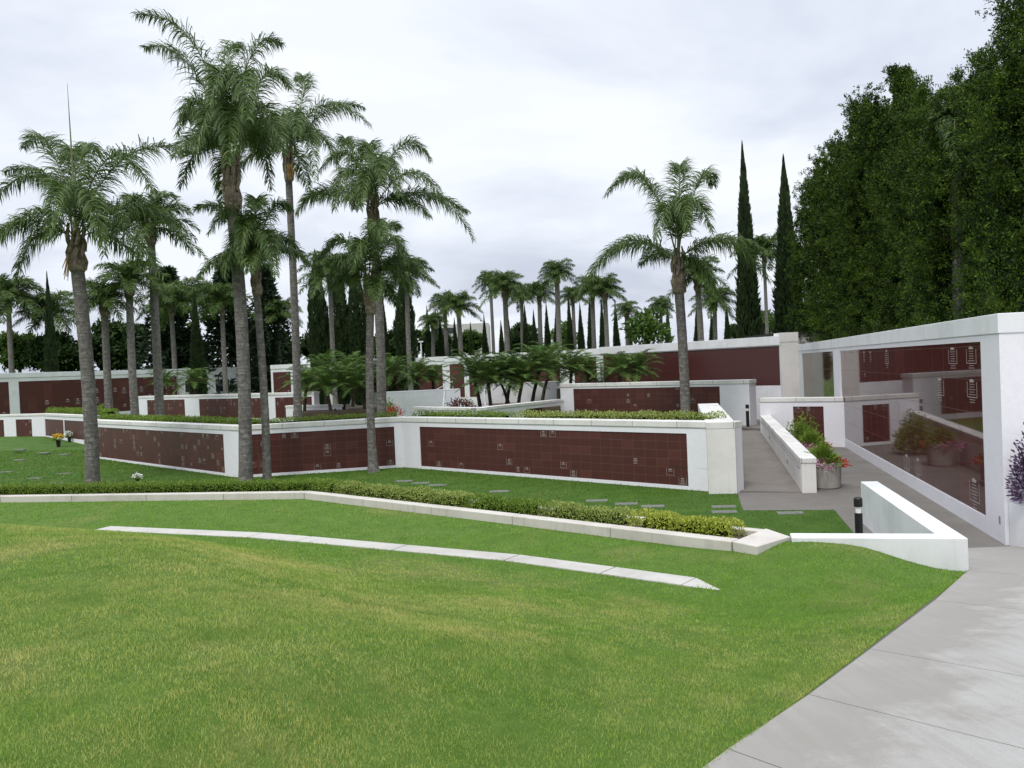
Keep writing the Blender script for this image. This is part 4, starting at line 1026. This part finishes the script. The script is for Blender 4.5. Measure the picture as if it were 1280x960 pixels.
big_palm('broad crowned queen palm behind the short one with the swollen base', (p[0], 39, .62), (468, 302), 39, [
    ((545, 205), (592, 300), -.4, -.8), ((530, 225), (585, 265), .4, .8), ((400, 212), (371, 268), -.3, -.6), ((410, 230), (378, 250), .6, 1), ((500, 135), (538, 200), .3, .5), ((515, 170), (560, 260), -1, -1.5), ((440, 150), (400, 215), -.4, -1), ((430, 165), (418, 262), -1, -2), ((465, 140), (455, 200), 1, 2), ((480, 150), (500, 245), -1.8, -3.2), ((460, 170), (450, 262), -2, -3.4), ((470, 150), (478, 230), -2, -3.8), ((425, 150), (432, 180), 1, 2)],
    .225, .195, 3, 3.8, .85, 1.6, 6, 1.2, lean=.1)
p = pY(857, 520, 34.5)
big_palm('lone queen palm on the right in front of the upper niche wall', (p[0], 34.5, .62), (849, 366), 34.5, [
    ((775, 255), (722, 372), -.3, -.5), ((790, 270), (738, 345), .5, 1), ((810, 165), (757, 245), 0, 0), ((815, 190), (775, 225), 1, 2), ((905, 262), (962, 352), .3, .5), ((900, 280), (950, 310), -.6, -1), ((880, 175), (892, 232), .5, 1), ((870, 300), (905, 385), -.6, -1), ((860, 200), (890, 290), -1.2, -2), ((840, 200), (820, 300), -1.5, -2.6), ((850, 190), (860, 290), -1.8, -3), ((835, 300), (800, 330), 1, 2), ((850, 175), (850, 215), 1, 2)],
    .205, .195, 0, 3.2, .8, 1.25, 7, 1.3, spear=(850, 204), lean=.04)
rng = np.random.default_rng(31)

# crowns shared by the palms further off
def crown_mesh(name, fl, nfr, L, nl, seed, m, els=(-.15, 1.35), wid=.05, droop=.8, arch=1.0, stiff=1.0, fall=.42):
    global rng
    rng = np.random.default_rng(seed); parts = []; nleaf = 0; tub = []
    for k in range(nfr):
        az = k*2.39996+rng.normal(0, .2); u = (k+.5)/nfr; el = els[0]+(els[1]-els[0])*u; ln = fl*rng.uniform(.82, 1.08)
        h = np.array([math.cos(az), math.sin(az), 0])
        c = h*ln*.48*max(.25, math.cos(el))+np.array([0, 0, ln*.62*math.sin(el)*arch+.1*ln])
        t = h*ln*(.42+.5*math.cos(el))+np.array([0, 0, ln*(.95*math.sin(el)*arch-fall)])
        (V, Q), (rp, rr_) = frond((0, 0, 0), c, t, nl=nl, L=L, wid=wid, droop=droop, stiff=stiff); parts.append((V, Q)); tub.append(tube_np(rp, rr_, 4))
    V, Q = merge(*parts); n1 = len(Q); V, Q = merge((V, Q), *tub)
    me = np_mesh(name, V, Q); me.materials.append(m); me.materials.append(MAT['rachis'])
    mi = np.zeros(len(Q), dtype=np.int32); mi[n1:] = 1; me.polygons.foreach_set('material_index', mi); return me
CR = [crown_mesh('crown', 3.3, 22, .95, 75, 11+i, MAT['palm_far'] if i != 1 else MAT['palm'], wid=.055, els=(-.2, 1.42), droop=.65) for i in range(3)]
far_palm_n = 0
def far_palm(label, px, ycrown, rpx, Y, zbase=.6, rt_=.2, var=0, group='palms standing further back', dx=0):
    """px,ycrown: heart of the crown in the photo; rpx its reach"""
    global far_palm_n
    hp = pY(px, ycrown, Y); sc = rpx/F*Y/3.1
    th = thing('queen_palm', label, 'palm tree', (float(hp[0])+dx, Y, zbase), 0, group)
    H_ = float(hp[2])-zbase
    trunk_mesh(None, (-dx, 0, H_-.9*sc), rt_*1.1, rt_*.9, 1.2, (rng.normal(0, .06), 0), 14).build('trunk', MAT['trunk'], th, smooth=True)
    b = boots_mesh(None, rt_*.95, .95*sc).build('leaf_bases', MAT['boot'], th, smooth=True); b.location = (-dx, 0, H_-.95*sc)
    o = link('crown', CR[var % 3], None, th); o.location = (-dx, 0, H_); o.scale = (sc,)*3; o.rotation_euler = (0, 0, far_palm_n*1.7); far_palm_n += 1
    return th
fp = [
 ('queen palm with dark dense crown, taller of three trunks left of the tallest palm', 188, 285, 66, 54, .62, .26, 1),
 ('queen palm with green upright crown just left of the taller dark one', 161, 355, 50, 52, .62, .23, 1),
 ('small queen palm whose trunk stands close right of the leftmost palm', 130, 380, 48, 52, .62, .22, 1),
 ('distant palm cut by the left edge, pale trunk above the back wall', 10, 375, 55, 92, .5, .28, 0),
 ('distant palm with short pale trunk behind the far left wall', 62, 395, 48, 95, .5, .25, 1),
 ('distant palm right of the three trunks, pale slim trunk', 214, 382, 44, 90, .5, .26, 1),
 ('distant palm just left of the tallest trunk with a drooping crown', 277, 380, 46, 90, .5, .25, 0),
 ('distant palm with a shadowy crown left of the tall conifer', 242, 375, 42, 96, .5, .24, 1),
 ('distant palm between the thin palm and the slim tall one', 348, 395, 36, 96, .5, .24, 0),
 ('palm whose crown spreads over the fat dark cypress right of the twin trunks', 508, 348, 46, 70, .5, .2, 1),
 ('palm with hanging crown left of the twin trunks, before the cypresses', 412, 345, 46, 70, .5, .2, 1),
 ('distant palm with orange fruit stalks, first in the row right of centre-left', 573, 385, 32, 100, .5, .28, 0),
 ('small distant palm right of the pale far building', 541, 405, 24, 104, .5, .25, 0),
 ('distant palm with a wide shaggy crown left of the cypress row', 631, 362, 36, 92, .5, .3, 2),
 ('small palm tuft standing out behind the shaggy palm', 613, 355, 26, 110, .5, .22, 0),
 ('distant palm with slender trunk left of the tallest of the far row', 674, 368, 28, 95, .5, .26, 0),
 ('tallest palm of the far row in the middle of the picture', 696, 345, 31, 88, .5, .28, 2),
 ('distant palm between two cypresses, left one of a close pair', 740, 362, 29, 92, .5, .26, 0),
 ('distant palm between two cypresses, right one of a close pair', 756, 365, 33, 90, .5, .26, 2),
 ('distant palm with a low dark crown left of the leafy tree', 783, 390, 22, 98, .5, .26, 1),
 ('palm directly behind the lone right palm, smaller', 872, 350, 46, 70, .5, .27, 2),
 ('palm with grey green crown left of the tall pointed cypress', 893, 378, 36, 84, .5, .24, 0),
 ('small far palm just right of the narrow cypress by the twin trunks', 556, 382, 28, 108, .5, .26, 0),
 ('far palm peeping between the shaggy palm and the next two', 652, 372, 25, 106, .5, .24, 2),
 ('far palm at the right shoulder of the tallest of the far row', 716, 372, 24, 108, .5, .24, 0),
 ('far palm with thin crown right above the leafy open tree', 826, 385, 22, 112, .5, .24, 2),
 ('faint distant palm between the two tall pointed cypresses', 955, 320, 44, 78, .5, .16, 0),
]
for t in fp: far_palm(*t)
# leaning frond of a palm hidden among the hedge trees
th = far_palm('queen palm half buried in the dark hedge trees, one pale frond hanging out', 1196, 158, 48, 26.0, 0, .2, 0)
for cc in th.children:
    if cc.name.startswith('crown'): cc.scale = (.42, .42, .42)
o = link('frond', frond_mesh((0, 0, 0), (-.7, -1.2, .5), (-1.3, -2.2, -1.5), nl=50, L=.7), None, th); o.location = (0, 0, float(pY(1196, 158, 26)[2]))

# dwarf date palms: one crown, many plants
DC = [crown_mesh('crown', 1.75, 26, .36, 60, 41+i, MAT['date'], (-.1, 1.4), .019, .12, 1.0, .3, .3) for i in range(2)]
dn = 0
def dwarf(label, px, ytop, ybase, Y, zb, sc=1.0, lean=.0):
    """px,ytop: heart of the crown; the stem leans down to the bed"""
    global dn
    hp = pY(px, ytop, Y); th = thing('dwarf_palm', label, 'palm', (float(hp[0])-lean, Y, zb), 0, 'dwarf date palms')
    H_ = float(hp[2])-zb; mb = MB(); mb.tube([(0, 0, -.1), (lean*.35, 0, H_*.4), (lean*.8, 0, H_*.8), (lean, 0, H_)], [.11, .09, .09, .10], 8); mb.build('trunk', MAT['bark'], th, smooth=True)
    o = link('crown', DC[dn % 2], None, th); o.location = (lean, 0, H_-.05); o.scale = (sc,)*3; o.rotation_euler = (0, 0, dn*2.1); dn += 1
dw = [
 ('leftmost dwarf date palm of the thicket left of the twin trunks', 383, 481, 500, 50, 1.5, 1.15, .2), ('dwarf date palm with tall crown at the back of the left thicket', 406, 465, 500, 53, 1.5, 1.2, .0), ('dwarf date palm low in the middle of the left thicket', 408, 484, 500, 49, 1.5, 1.1, -.2),
 ('dwarf date palm in the right half of the left thicket', 432, 476, 500, 50, 1.5, 1.2, .2), ('dwarf date palm bending right beside the twin trunks', 449, 483, 500, 49, 1.5, 1.1, -.3), ('dwarf date palm at the back right of the left thicket', 441, 465, 500, 54, 1.5, 1.15, .1),
 ('dwarf date palm close right of the twin trunks', 487, 468, 500, 50, 2.0, 1.2, .3), ('yellowish dwarf date palm before the red panel by the steps', 521, 472, 490, 52, 2.4, 1.05, .0), ('small dwarf date palm right of the yellowish one', 541, 474, 490, 53, 2.4, .95, .0),
 ('leftmost dwarf date palm of the central cluster, stem leaning left', 592, 468, 505, 44, 1.5, 1.15, -.3), ('second dwarf date palm from the left in the central cluster', 610, 478, 505, 43, 1.5, 1.1, -.1), ('third dwarf date palm from the left in the central cluster', 624, 472, 505, 44, 1.5, 1.15, -.5), ('fourth dwarf date palm from the left in the central cluster', 640, 468, 500, 45, 1.5, 1.2, .4), ('fifth dwarf date palm from the left in the central cluster', 653, 476, 500, 44, 1.5, 1.15, .3),
 ('biggest dwarf date palm in the middle of the central cluster', 674, 463, 500, 45, 1.5, 1.4, .5), ('dwarf date palm behind the biggest one in the central cluster', 688, 458, 500, 48, 1.5, 1.25, .6), ('rightmost dwarf date palm of the central cluster', 714, 464, 480, 46, 2.0, 1.15, .1), ('faded dwarf date palm in front of the narrow red panel right of the cluster', 735, 466, 478, 47, 2.3, .95, 0),
 ('left one of two dwarf palms before the plain red back wall', 774, 465, 476, 43, 2.3, 1.0, .0), ('right one of two dwarf palms before the plain red back wall', 797, 465, 476, 43, 2.3, 1.0, .0),
 ('small dwarf palm before the white building on the left', 243, 478, 492, 66, 2.4, 1.15, 0), ('small dwarf palm at the right end of the far left panel', 205, 479, 492, 67, 2.4, 1.05, 0)]
for t in dw: dwarf(*t)
rng = np.random.default_rng(55)

# raised beds that carry the dwarf palms
for (x0, x1, Y0, Y1, z) in ((365, 478, 48.3, 56, 1.55), (486, 560, 49.2, 55, 2.4), (596, 700, 42.4, 49.7, 1.55), (704, 830, 42.6, 46.8, 2.3), (190, 262, 64.5, 69, 2.4)):
    a, b = pY(x0, 490, Y0), pY(x1, 490, Y0); mb = MB(); mb.box(float(a[0]), float(b[0]), Y0 if x0 != 704 else 45.5, Y1 if x0 != 704 else 49, .3, z); setp(mb.build('planting_bed', MAT['soil']), kind='structure')

# ------------------------------------------------------------------ cypresses
def cyp_mesh(name, H_=10.0, r=.62, N=9000, m=None, fat=False, seed=1):
    rg = np.random.default_rng(seed); u = rg.random(N)**.9; a = rg.uniform(0, 2*np.pi, N)
    prof = np.clip((1-u)*(2.6 if fat else 1.22), 0, 1)**(.75 if fat else .95)*np.clip(.55+u*4, 0, 1)
    rr_ = r*prof*(1+.12*np.sin(a*3+u*20)+.08*np.sin(a*5-u*37))*rg.uniform(.82, 1.03, N)
    C = np.stack([np.cos(a)*rr_, np.sin(a)*rr_, u*H_], 1)
    tl = np.clip((1-u)*2.2, .06, 1)[:, None]; D = unit(np.stack([np.cos(a)*.35, np.sin(a)*.35, np.ones(N)], 1)*np.concatenate([tl, tl, tl*0+1], 1)+rg.normal(size=(N, 3))*.25*tl)
    v, q = leaf_quads(C, D, H_*.032*rg.uniform(.6, 1.4, N), H_*.0085)
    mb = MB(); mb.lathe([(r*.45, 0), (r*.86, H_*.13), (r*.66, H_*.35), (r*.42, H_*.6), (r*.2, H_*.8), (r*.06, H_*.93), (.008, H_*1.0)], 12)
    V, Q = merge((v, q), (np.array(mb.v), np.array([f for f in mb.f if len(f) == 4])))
    me = np_mesh(name, V, Q); me.materials.append(m); me.materials.append(MAT['shade_core'])
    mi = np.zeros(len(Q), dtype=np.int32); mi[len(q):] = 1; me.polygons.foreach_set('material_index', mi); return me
CY = {'d': cyp_mesh('crown', 10, .62, 9000, MAT['cyp'], seed=3), 'l': cyp_mesh('crown', 10, .62, 6000, MAT['cyp_light'], seed=4), 'f': cyp_mesh('crown', 10, .95, 12000, MAT['cyp'], fat=True, seed=5)}
tb = MB(); tb.tube([(0, 0, -.2), (0, 0, 1.0)], [.16, .14], 8); CT = bpy.data.meshes.new('trunk'); CT.from_pydata(tb.v, [], tb.f); CT.materials.append(MAT['bark'])
def cypress(label, px, ytop, wpx, Y, kind='d', zb=.5, group='cypresses beyond the back wall'):
    tp_ = pY(px, ytop, Y); H_ = float(tp_[2])-zb; k = H_/10; rw = wpx/2/F*Y/(.62 if kind != 'f' else .95)
    c = pY(px+(460-ytop)*.0427*.5, 455, Y)
    th = thing('cypress', label, 'cypress', (float(c[0]), Y, zb), 0, group)
    o = link('crown', CY[kind], None, th); o.scale = (rw, rw, k*.99); o.location = (0, 0, .01*H_); o.rotation_euler = (0, 0, px*.7)
    o = link('trunk', CT, None, th)
cypress('tall pointed cypress, left of two beside the dark hedge trees', 932, 187, 29, 60, 'd', group='tall pointed cypresses')
cypress('tall pointed cypress touching the dark hedge trees, right of two', 983, 203, 36, 62, 'd', group='tall pointed cypresses')
big = [(397, 318, 20, 'fat cypress column left of two others, just right of the slim tall palm'), (424, 330, 21, 'fat cypress column in the middle of three left of the twin trunks'), (446, 322, 20, 'fat cypress column right next to the twin trunks on their left'), (480, 372, 12, 'narrow cypress partly hidden just right of the twin trunks'), (506, 344, 22, 'fat blunt cypress under the spreading palm right of the twin trunks'), (62, 345, 14, 'dark cypress spire behind the leftmost palm crown'), (245, 365, 16, 'dark cypress column left of the tallest trunk')]
for x, y, w, lb in big: cypress(lb, x, y, w+2, 80, 'f' if w > 16 else 'd', group='fat cypress columns at the back left')
row = [(535, 385), (551, 398), (569, 400), (589, 405), (606, 396), (627, 403), (636, 395), (657, 383), (668, 390), (684, 381), (696, 386), (712, 372), (726, 381), (738, 374), (753, 377), (770, 380), (786, 392), (835, 384), (871, 388), (890, 391), (909, 381), (959, 378), (1002, 385)]
words = ['first', 'second', 'third', 'fourth', 'fifth', 'sixth', 'seventh', 'eighth', 'ninth', 'tenth', 'eleventh', 'twelfth', 'thirteenth', 'fourteenth', 'fifteenth', 'sixteenth', 'seventeenth', 'eighteenth', 'nineteenth', 'twentieth', 'twenty-first', 'twenty-second', 'twenty-third']
for i, (x, y) in enumerate(row):
    cypress('small slim cypress beyond the back wall, %s from the left of the far row' % words[i], x, y, 11, 105, 'l' if i in (3, 17, 21) else 'd', group='slim cypresses of the far row')

# ------------------------------------------------------------------ broad trees and conifers
def blob_crown(name, R3, N, ls, m, seed, nb=14, core=None, spread=.75, tuft=1, lw=.45):
    """crown made of leaf clumps spread over several boughs"""
    rg = np.random.default_rng(seed); R3 = np.array(R3)
    bc = unit(rg.normal(size=(nb, 3)))*rg.uniform(.35, spread, (nb, 1)); br = rg.uniform(.28, .5, nb)
    w = br**2/np.sum(br**2); idx = rg.choice(nb, N, p=w)
    d = unit(rg.normal(size=(N, 3))); d[:, 2] = np.where(rg.random(N) < .6, np.abs(d[:, 2]), d[:, 2])
    C = (bc[idx]+d*(br[idx]*rg.uniform(.72, 1.08, N))[:, None])*R3
    if tuft > 1:
        C = np.repeat(C, tuft, 0); dd = np.repeat(d, tuft, 0)
    else: dd = d
    M_ = len(C); D = unit(dd*.8+rg.normal(size=(M_, 3))*.75)
    v, q = leaf_quads(C, D, ls*rg.uniform(.6, 1.35, M_), ls*lw)
    parts = [(v, q)]
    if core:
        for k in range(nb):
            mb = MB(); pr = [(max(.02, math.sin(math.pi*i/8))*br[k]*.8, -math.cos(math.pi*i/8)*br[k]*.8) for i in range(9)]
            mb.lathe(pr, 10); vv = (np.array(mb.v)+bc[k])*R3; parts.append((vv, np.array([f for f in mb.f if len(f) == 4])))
    V, Q = merge(*parts); me = np_mesh(name, V, Q); me.materials.append(m); me.materials.append(MAT['shade_core'])
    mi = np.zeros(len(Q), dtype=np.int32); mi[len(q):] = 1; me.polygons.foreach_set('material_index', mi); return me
BR = {'b': blob_crown('crown', (1, 1, .9), 5200, .17, MAT['broad'], 21, 16, True), 'd': blob_crown('crown', (1, 1, .9), 5200, .16, MAT['broad_dark'], 22, 16, True), 'o': blob_crown('crown', (1, 1, 1), 1500, .22, MAT['broad'], 23, 14, False)}
tb = MB(); tb.tube([(0, 0, 0), (.03, 0, .5), (.0, .02, 1.0)], [.05, .04, .03], 8)
for k in range(5):
    a = k*1.257; tb.tube([(.01, 0, .75), (.16*math.cos(a), .16*math.sin(a), 1.0), (.34*math.cos(a), .34*math.sin(a), 1.3)], [.025, .018, .008], 5)
BT = bpy.data.meshes.new('trunk'); BT.from_pydata(tb.v, [], tb.f); BT.materials.append(MAT['bark'])
def btree(label, px, yc, rpx, Y, kind='b', zb=.3, flat=1.0, group='leafy trees beyond the back wall'):
    c = pY(px, yc, Y); r = rpx/F*Y; th = thing('leafy_tree', label, 'tree', (float(c[0]), Y, zb), px*.3, group)
    o = link('crown', BR[kind], None, th); o.location = (0, 0, float(c[2])-zb); o.scale = (r, r, r*flat)
    o = link('trunk', BT, None, th); hh = max(1.0, float(c[2])-zb); o.scale = (r*1.0, r*1.0, hh*.9)
    return th
for t in [('bright green round tree above the back wall near the left edge', 24, 440, 30, 98, 'b'), ('darker green tree right of the bright one at the left', 72, 445, 34, 96, 'd'), ('dark broad tree behind the trunks of the left palm group', 150, 435, 40, 100, 'd'),
          ('dark tree mass between the left palm group and the tallest trunk', 225, 440, 34, 100, 'd'), ('dark tree low behind the slender palm trunk', 345, 440, 30, 102, 'd'), ('low dark tree right of the tallest trunk', 310, 425, 28, 102, 'd'), ('round dark green tree among the far cypresses', 655, 425, 24, 118, 'd'), ('leafy open tree with light gaps left of the lone right palm', 808, 412, 32, 95, 'o'),
          ('small green tree between the two tall pointed cypresses', 957, 405, 20, 96, 'o'), ('low green tree right of the small cypress by the hedge trees', 1012, 405, 18, 90, 'd'), ('low bushy tree behind the far row at the left end of it', 590, 428, 18, 116, 'b'), ('hazy low tree behind the middle of the far cypress row', 705, 420, 22, 124, 'o'), ('small tree behind the fat blunt cypress', 528, 428, 18, 112, 'd'), ('low dark bush at the right of the far row', 920, 415, 12, 120, 'd'), ('dark tree filling the gap right of the narrow cypress', 490, 436, 26, 110, 'd'), ('dark leafy tree behind the small far palm, left of the pale building', 548, 432, 20, 122, 'd'), ('tree behind the three fat cypresses', 422, 432, 40, 104, 'd')]:
    btree(*t)
def conifer_mesh(seed, m):
    rg = np.random.default_rng(seed); P = []
    for k in range(22):
        z = .08+.9*k/22; R_ = (1-z)*.30+.012; nb = 9
        for j in range(nb):
            a = j*2*np.pi/nb+k*.9+rg.normal(0, .15); ln = R_*rg.uniform(.75, 1.15); M_ = 46
            s = rg.random(M_); B = np.stack([np.cos(a)*ln*s, np.sin(a)*ln*s, z+ln*.18*s-.14*ln*s*s+rg.normal(0, .006, M_)], 1)
            D = unit(np.stack([np.full(M_, np.cos(a)), np.full(M_, np.sin(a)), np.full(M_, .15)], 1)+rg.normal(size=(M_, 3))*.55); P.append((B, D))
    C = np.concatenate([p_[0] for p_ in P]); D = np.concatenate([p_[1] for p_ in P])
    v, q = leaf_quads(C, D, .04*rg.uniform(.6, 1.3, len(C)), .014)
    me = np_mesh('crown', v, q); me.materials.append(m); return me
CM = conifer_mesh(61, MAT['con'])
def conifer(label, px, ytop, Y, wide=1.0, zb=.3):
    c = pY(px, ytop, Y); H_ = float(c[2])-zb; th = thing('conifer', label, 'conifer', (float(pY(px+4, 455, Y)[0]), Y, zb), 0, 'layered conifers at the back left')
    o = link('crown', CM, None, th); o.scale = (H_*wide, H_*wide, H_); o.rotation_euler = (0, 0, px)
    mb = MB(); mb.tube([(0, 0, -.2), (0, 0, H_*.96)], [.22, .03], 8); mb.build('trunk', MAT['bark'], th)
conifer('layered dark conifer directly behind the tallest palm trunk', 284, 315, 96); conifer('layered dark conifer behind the dark crowned palm on the left', 210, 328, 98, 1.2); conifer('tiered conifer right of the thin palm trunk', 333, 325, 96, .9)

# ------------------------------------------------------------------ dark hedge trees on the right
def fern_pine(label, px, Y, ytop, rx, ry, zlow, seed, rz):
    rg = np.random.default_rng(seed)
    c = pY(px, 300, Y); ztop = float(pY(px, ytop, Y)[2]); H_ = ztop-zlow
    th = thing('fern_pine', label, 'tree', (float(c[0]), Y, 0), rz, 'dark hedge trees behind the right wall')
    # vertical boughs, each a lumpy column of leaf tufts
    ncol = 11; per = 12; nb = ncol*per
    ca_ = np.repeat(np.arange(ncol)*2*np.pi/ncol+rg.uniform(-.25, .25, ncol), per); cr_ = np.repeat(rg.uniform(.62, .92, ncol), per); ct_ = np.repeat(rg.uniform(.80, 1.0, ncol), per)
    bz = np.tile((np.arange(per)+.5)/per, ncol)*ct_
    prof = np.clip((1.02-bz)*2.6, .10, 1)**.6*(1+.10*np.sin(bz*23+ca_*5))
    ba = ca_+rg.normal(0, .10, nb)
    bc = np.stack([np.cos(ba)*rx*cr_*prof, np.sin(ba)*ry*cr_*prof, zlow+bz*H_*.97], 1)
    bs = np.stack([rx*.22*rg.uniform(.6, 1.25, nb), ry*.24*rg.uniform(.6, 1.25, nb), H_*.058*rg.uniform(.7, 1.4, nb)], 1)*np.clip(prof, .45, 1)[:, None]
    NT = 9500 if Y < 33 else 7500; idx = rg.choice(nb, NT); d = unit(rg.normal(size=(NT, 3))); lum = 1+.30*np.sin(d[:, 0]*7+idx)+.26*np.sin(d[:, 2]*8+idx*2)
    C = bc[idx]+d*bs[idx]*(rg.uniform(.82, 1.08, NT)*lum)[:, None]
    C += np.where(rg.random(NT) < .12, rg.uniform(.1, .5, NT), 0)[:, None]*d
    K = 26; ls = .095 if Y < 33 else .13; CC = np.repeat(C, K, 0); base = np.repeat(unit(d*.8+np.array([0, 0, .55])+rg.normal(size=(NT, 3))*.35), K, 0)
    D = unit(base+rg.normal(size=CC.shape)*.75)
    CC = CC+base*rg.uniform(-.05, .16, (len(CC), 1))+rg.normal(0, .05, CC.shape)
    v, q = leaf_quads(CC, D, ls*rg.uniform(.6, 1.3, len(CC)), ls*.34)
    parts = [(v, q)]
    for k in range(nb):
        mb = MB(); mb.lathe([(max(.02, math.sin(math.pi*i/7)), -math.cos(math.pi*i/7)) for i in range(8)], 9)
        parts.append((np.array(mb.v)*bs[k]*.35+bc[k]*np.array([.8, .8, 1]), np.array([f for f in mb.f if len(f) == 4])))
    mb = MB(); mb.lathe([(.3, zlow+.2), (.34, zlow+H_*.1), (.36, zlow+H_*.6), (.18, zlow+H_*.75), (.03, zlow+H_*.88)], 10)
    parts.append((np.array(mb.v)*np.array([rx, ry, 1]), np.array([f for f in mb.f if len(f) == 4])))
    V, Q = merge(*parts); me = np_mesh('crown', V, Q); me.materials.append(MAT['podo']); me.materials.append(MAT['shade_core'])
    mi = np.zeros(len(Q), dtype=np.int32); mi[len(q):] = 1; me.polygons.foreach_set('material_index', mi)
    link('crown', me, None, th)
    mb = MB(); mb.tube([(0, 0, -.3), (.1, 0, zlow), (0, .1, zlow+H_*.5)], [.28, .22, .1], 10)
    for k in range(6):
        j = k*14; mb.tube([(0, 0, float(bc[j][2])-1.5), tuple(bc[j]*.7+np.array([0, 0, float(bc[j][2])*.3-.4])), tuple(bc[j])], [.09, .06, .03], 6)
    mb.build('trunk', MAT['bark'], th, smooth=True)
rzR = math.atan2(rdir[1], rdir[0])
for t in [('dark dense hedge tree at the right edge, rising out of the picture', 1352, 20.5, -130, 3.4, 2.1, 2.6, 71), ('dark hedge tree second from the right edge', 1236, 25.5, 55, 3.4, 2.0, 2.6, 72), ('dark hedge tree in the middle of the row behind the tall wall', 1178, 31, 85, 3.9, 2.3, 2.6, 73),
          ('dark hedge tree with a tall ragged top left of the middle one', 1126, 37, 66, 4.4, 2.5, 2.6, 74), ('dark hedge tree second from the left of the row', 1084, 44, 118, 4.4, 2.7, 2.6, 75), ('dark hedge tree at the left end of the row beside the cypress', 1044, 51, 172, 3.6, 2.7, 2.4, 76)]:
    fern_pine(*t, rzR)

# ------------------------------------------------------------------ far building, poles
c = pY(540, 440, 150); th = thing('far_building', 'pale office block glimpsed between the far palms', 'building', (float(c[0]), 150, 0))
x1 = float(pY(612, 440, 150)[0]-c[0]); zt_ = float(pY(575, 405, 150)[2])
mb = MB(); mb.box(0, x1, 0, 12, 0, zt_); mb.build('wall', MAT['beige'], th)
for r_ in range(3):
    mb = MB(); mb.box(.4, x1*.42, -.06, .05, zt_-1.6-r_*2.2, zt_-.6-r_*2.2); mb.build('window', MAT['glass'], th)
for px, y, lb in ((521, 425, 'thin white light pole left of the far palms'), (526, 428, 'second thin white light pole left of the far palms')):
    c = pY(px, y, 85); th = thing('light_pole', lb, 'light pole', (float(c[0]), 85, .3)); h_ = float(c[2])-.3
    mb = MB(); mb.tube([(0, 0, 0), (0, 0, h_)], .07, 8); mb.build('pole', MAT['white_rail'], th)
    mb = MB(); mb.box(-.22, .22, -.12, .12, h_, h_+.14); mb.build('lamp_head', MAT['white_rail'], th)
c = pY(887, 345, 120); th = thing('utility_pole', 'thin brown utility pole right of the lone palm', 'pole', (float(c[0]), 120, .3)); h_ = float(c[2])-.3
mb = MB(); mb.tube([(0, 0, 0), (0, 0, h_)], [.14, .1], 8); mb.build('pole', MAT['bark'], th)
mb = MB(); mb.box(-1.0, 1.0, -.06, .06, h_-.9, h_-.75); mb.build('crossarm', MAT['bark'], th)
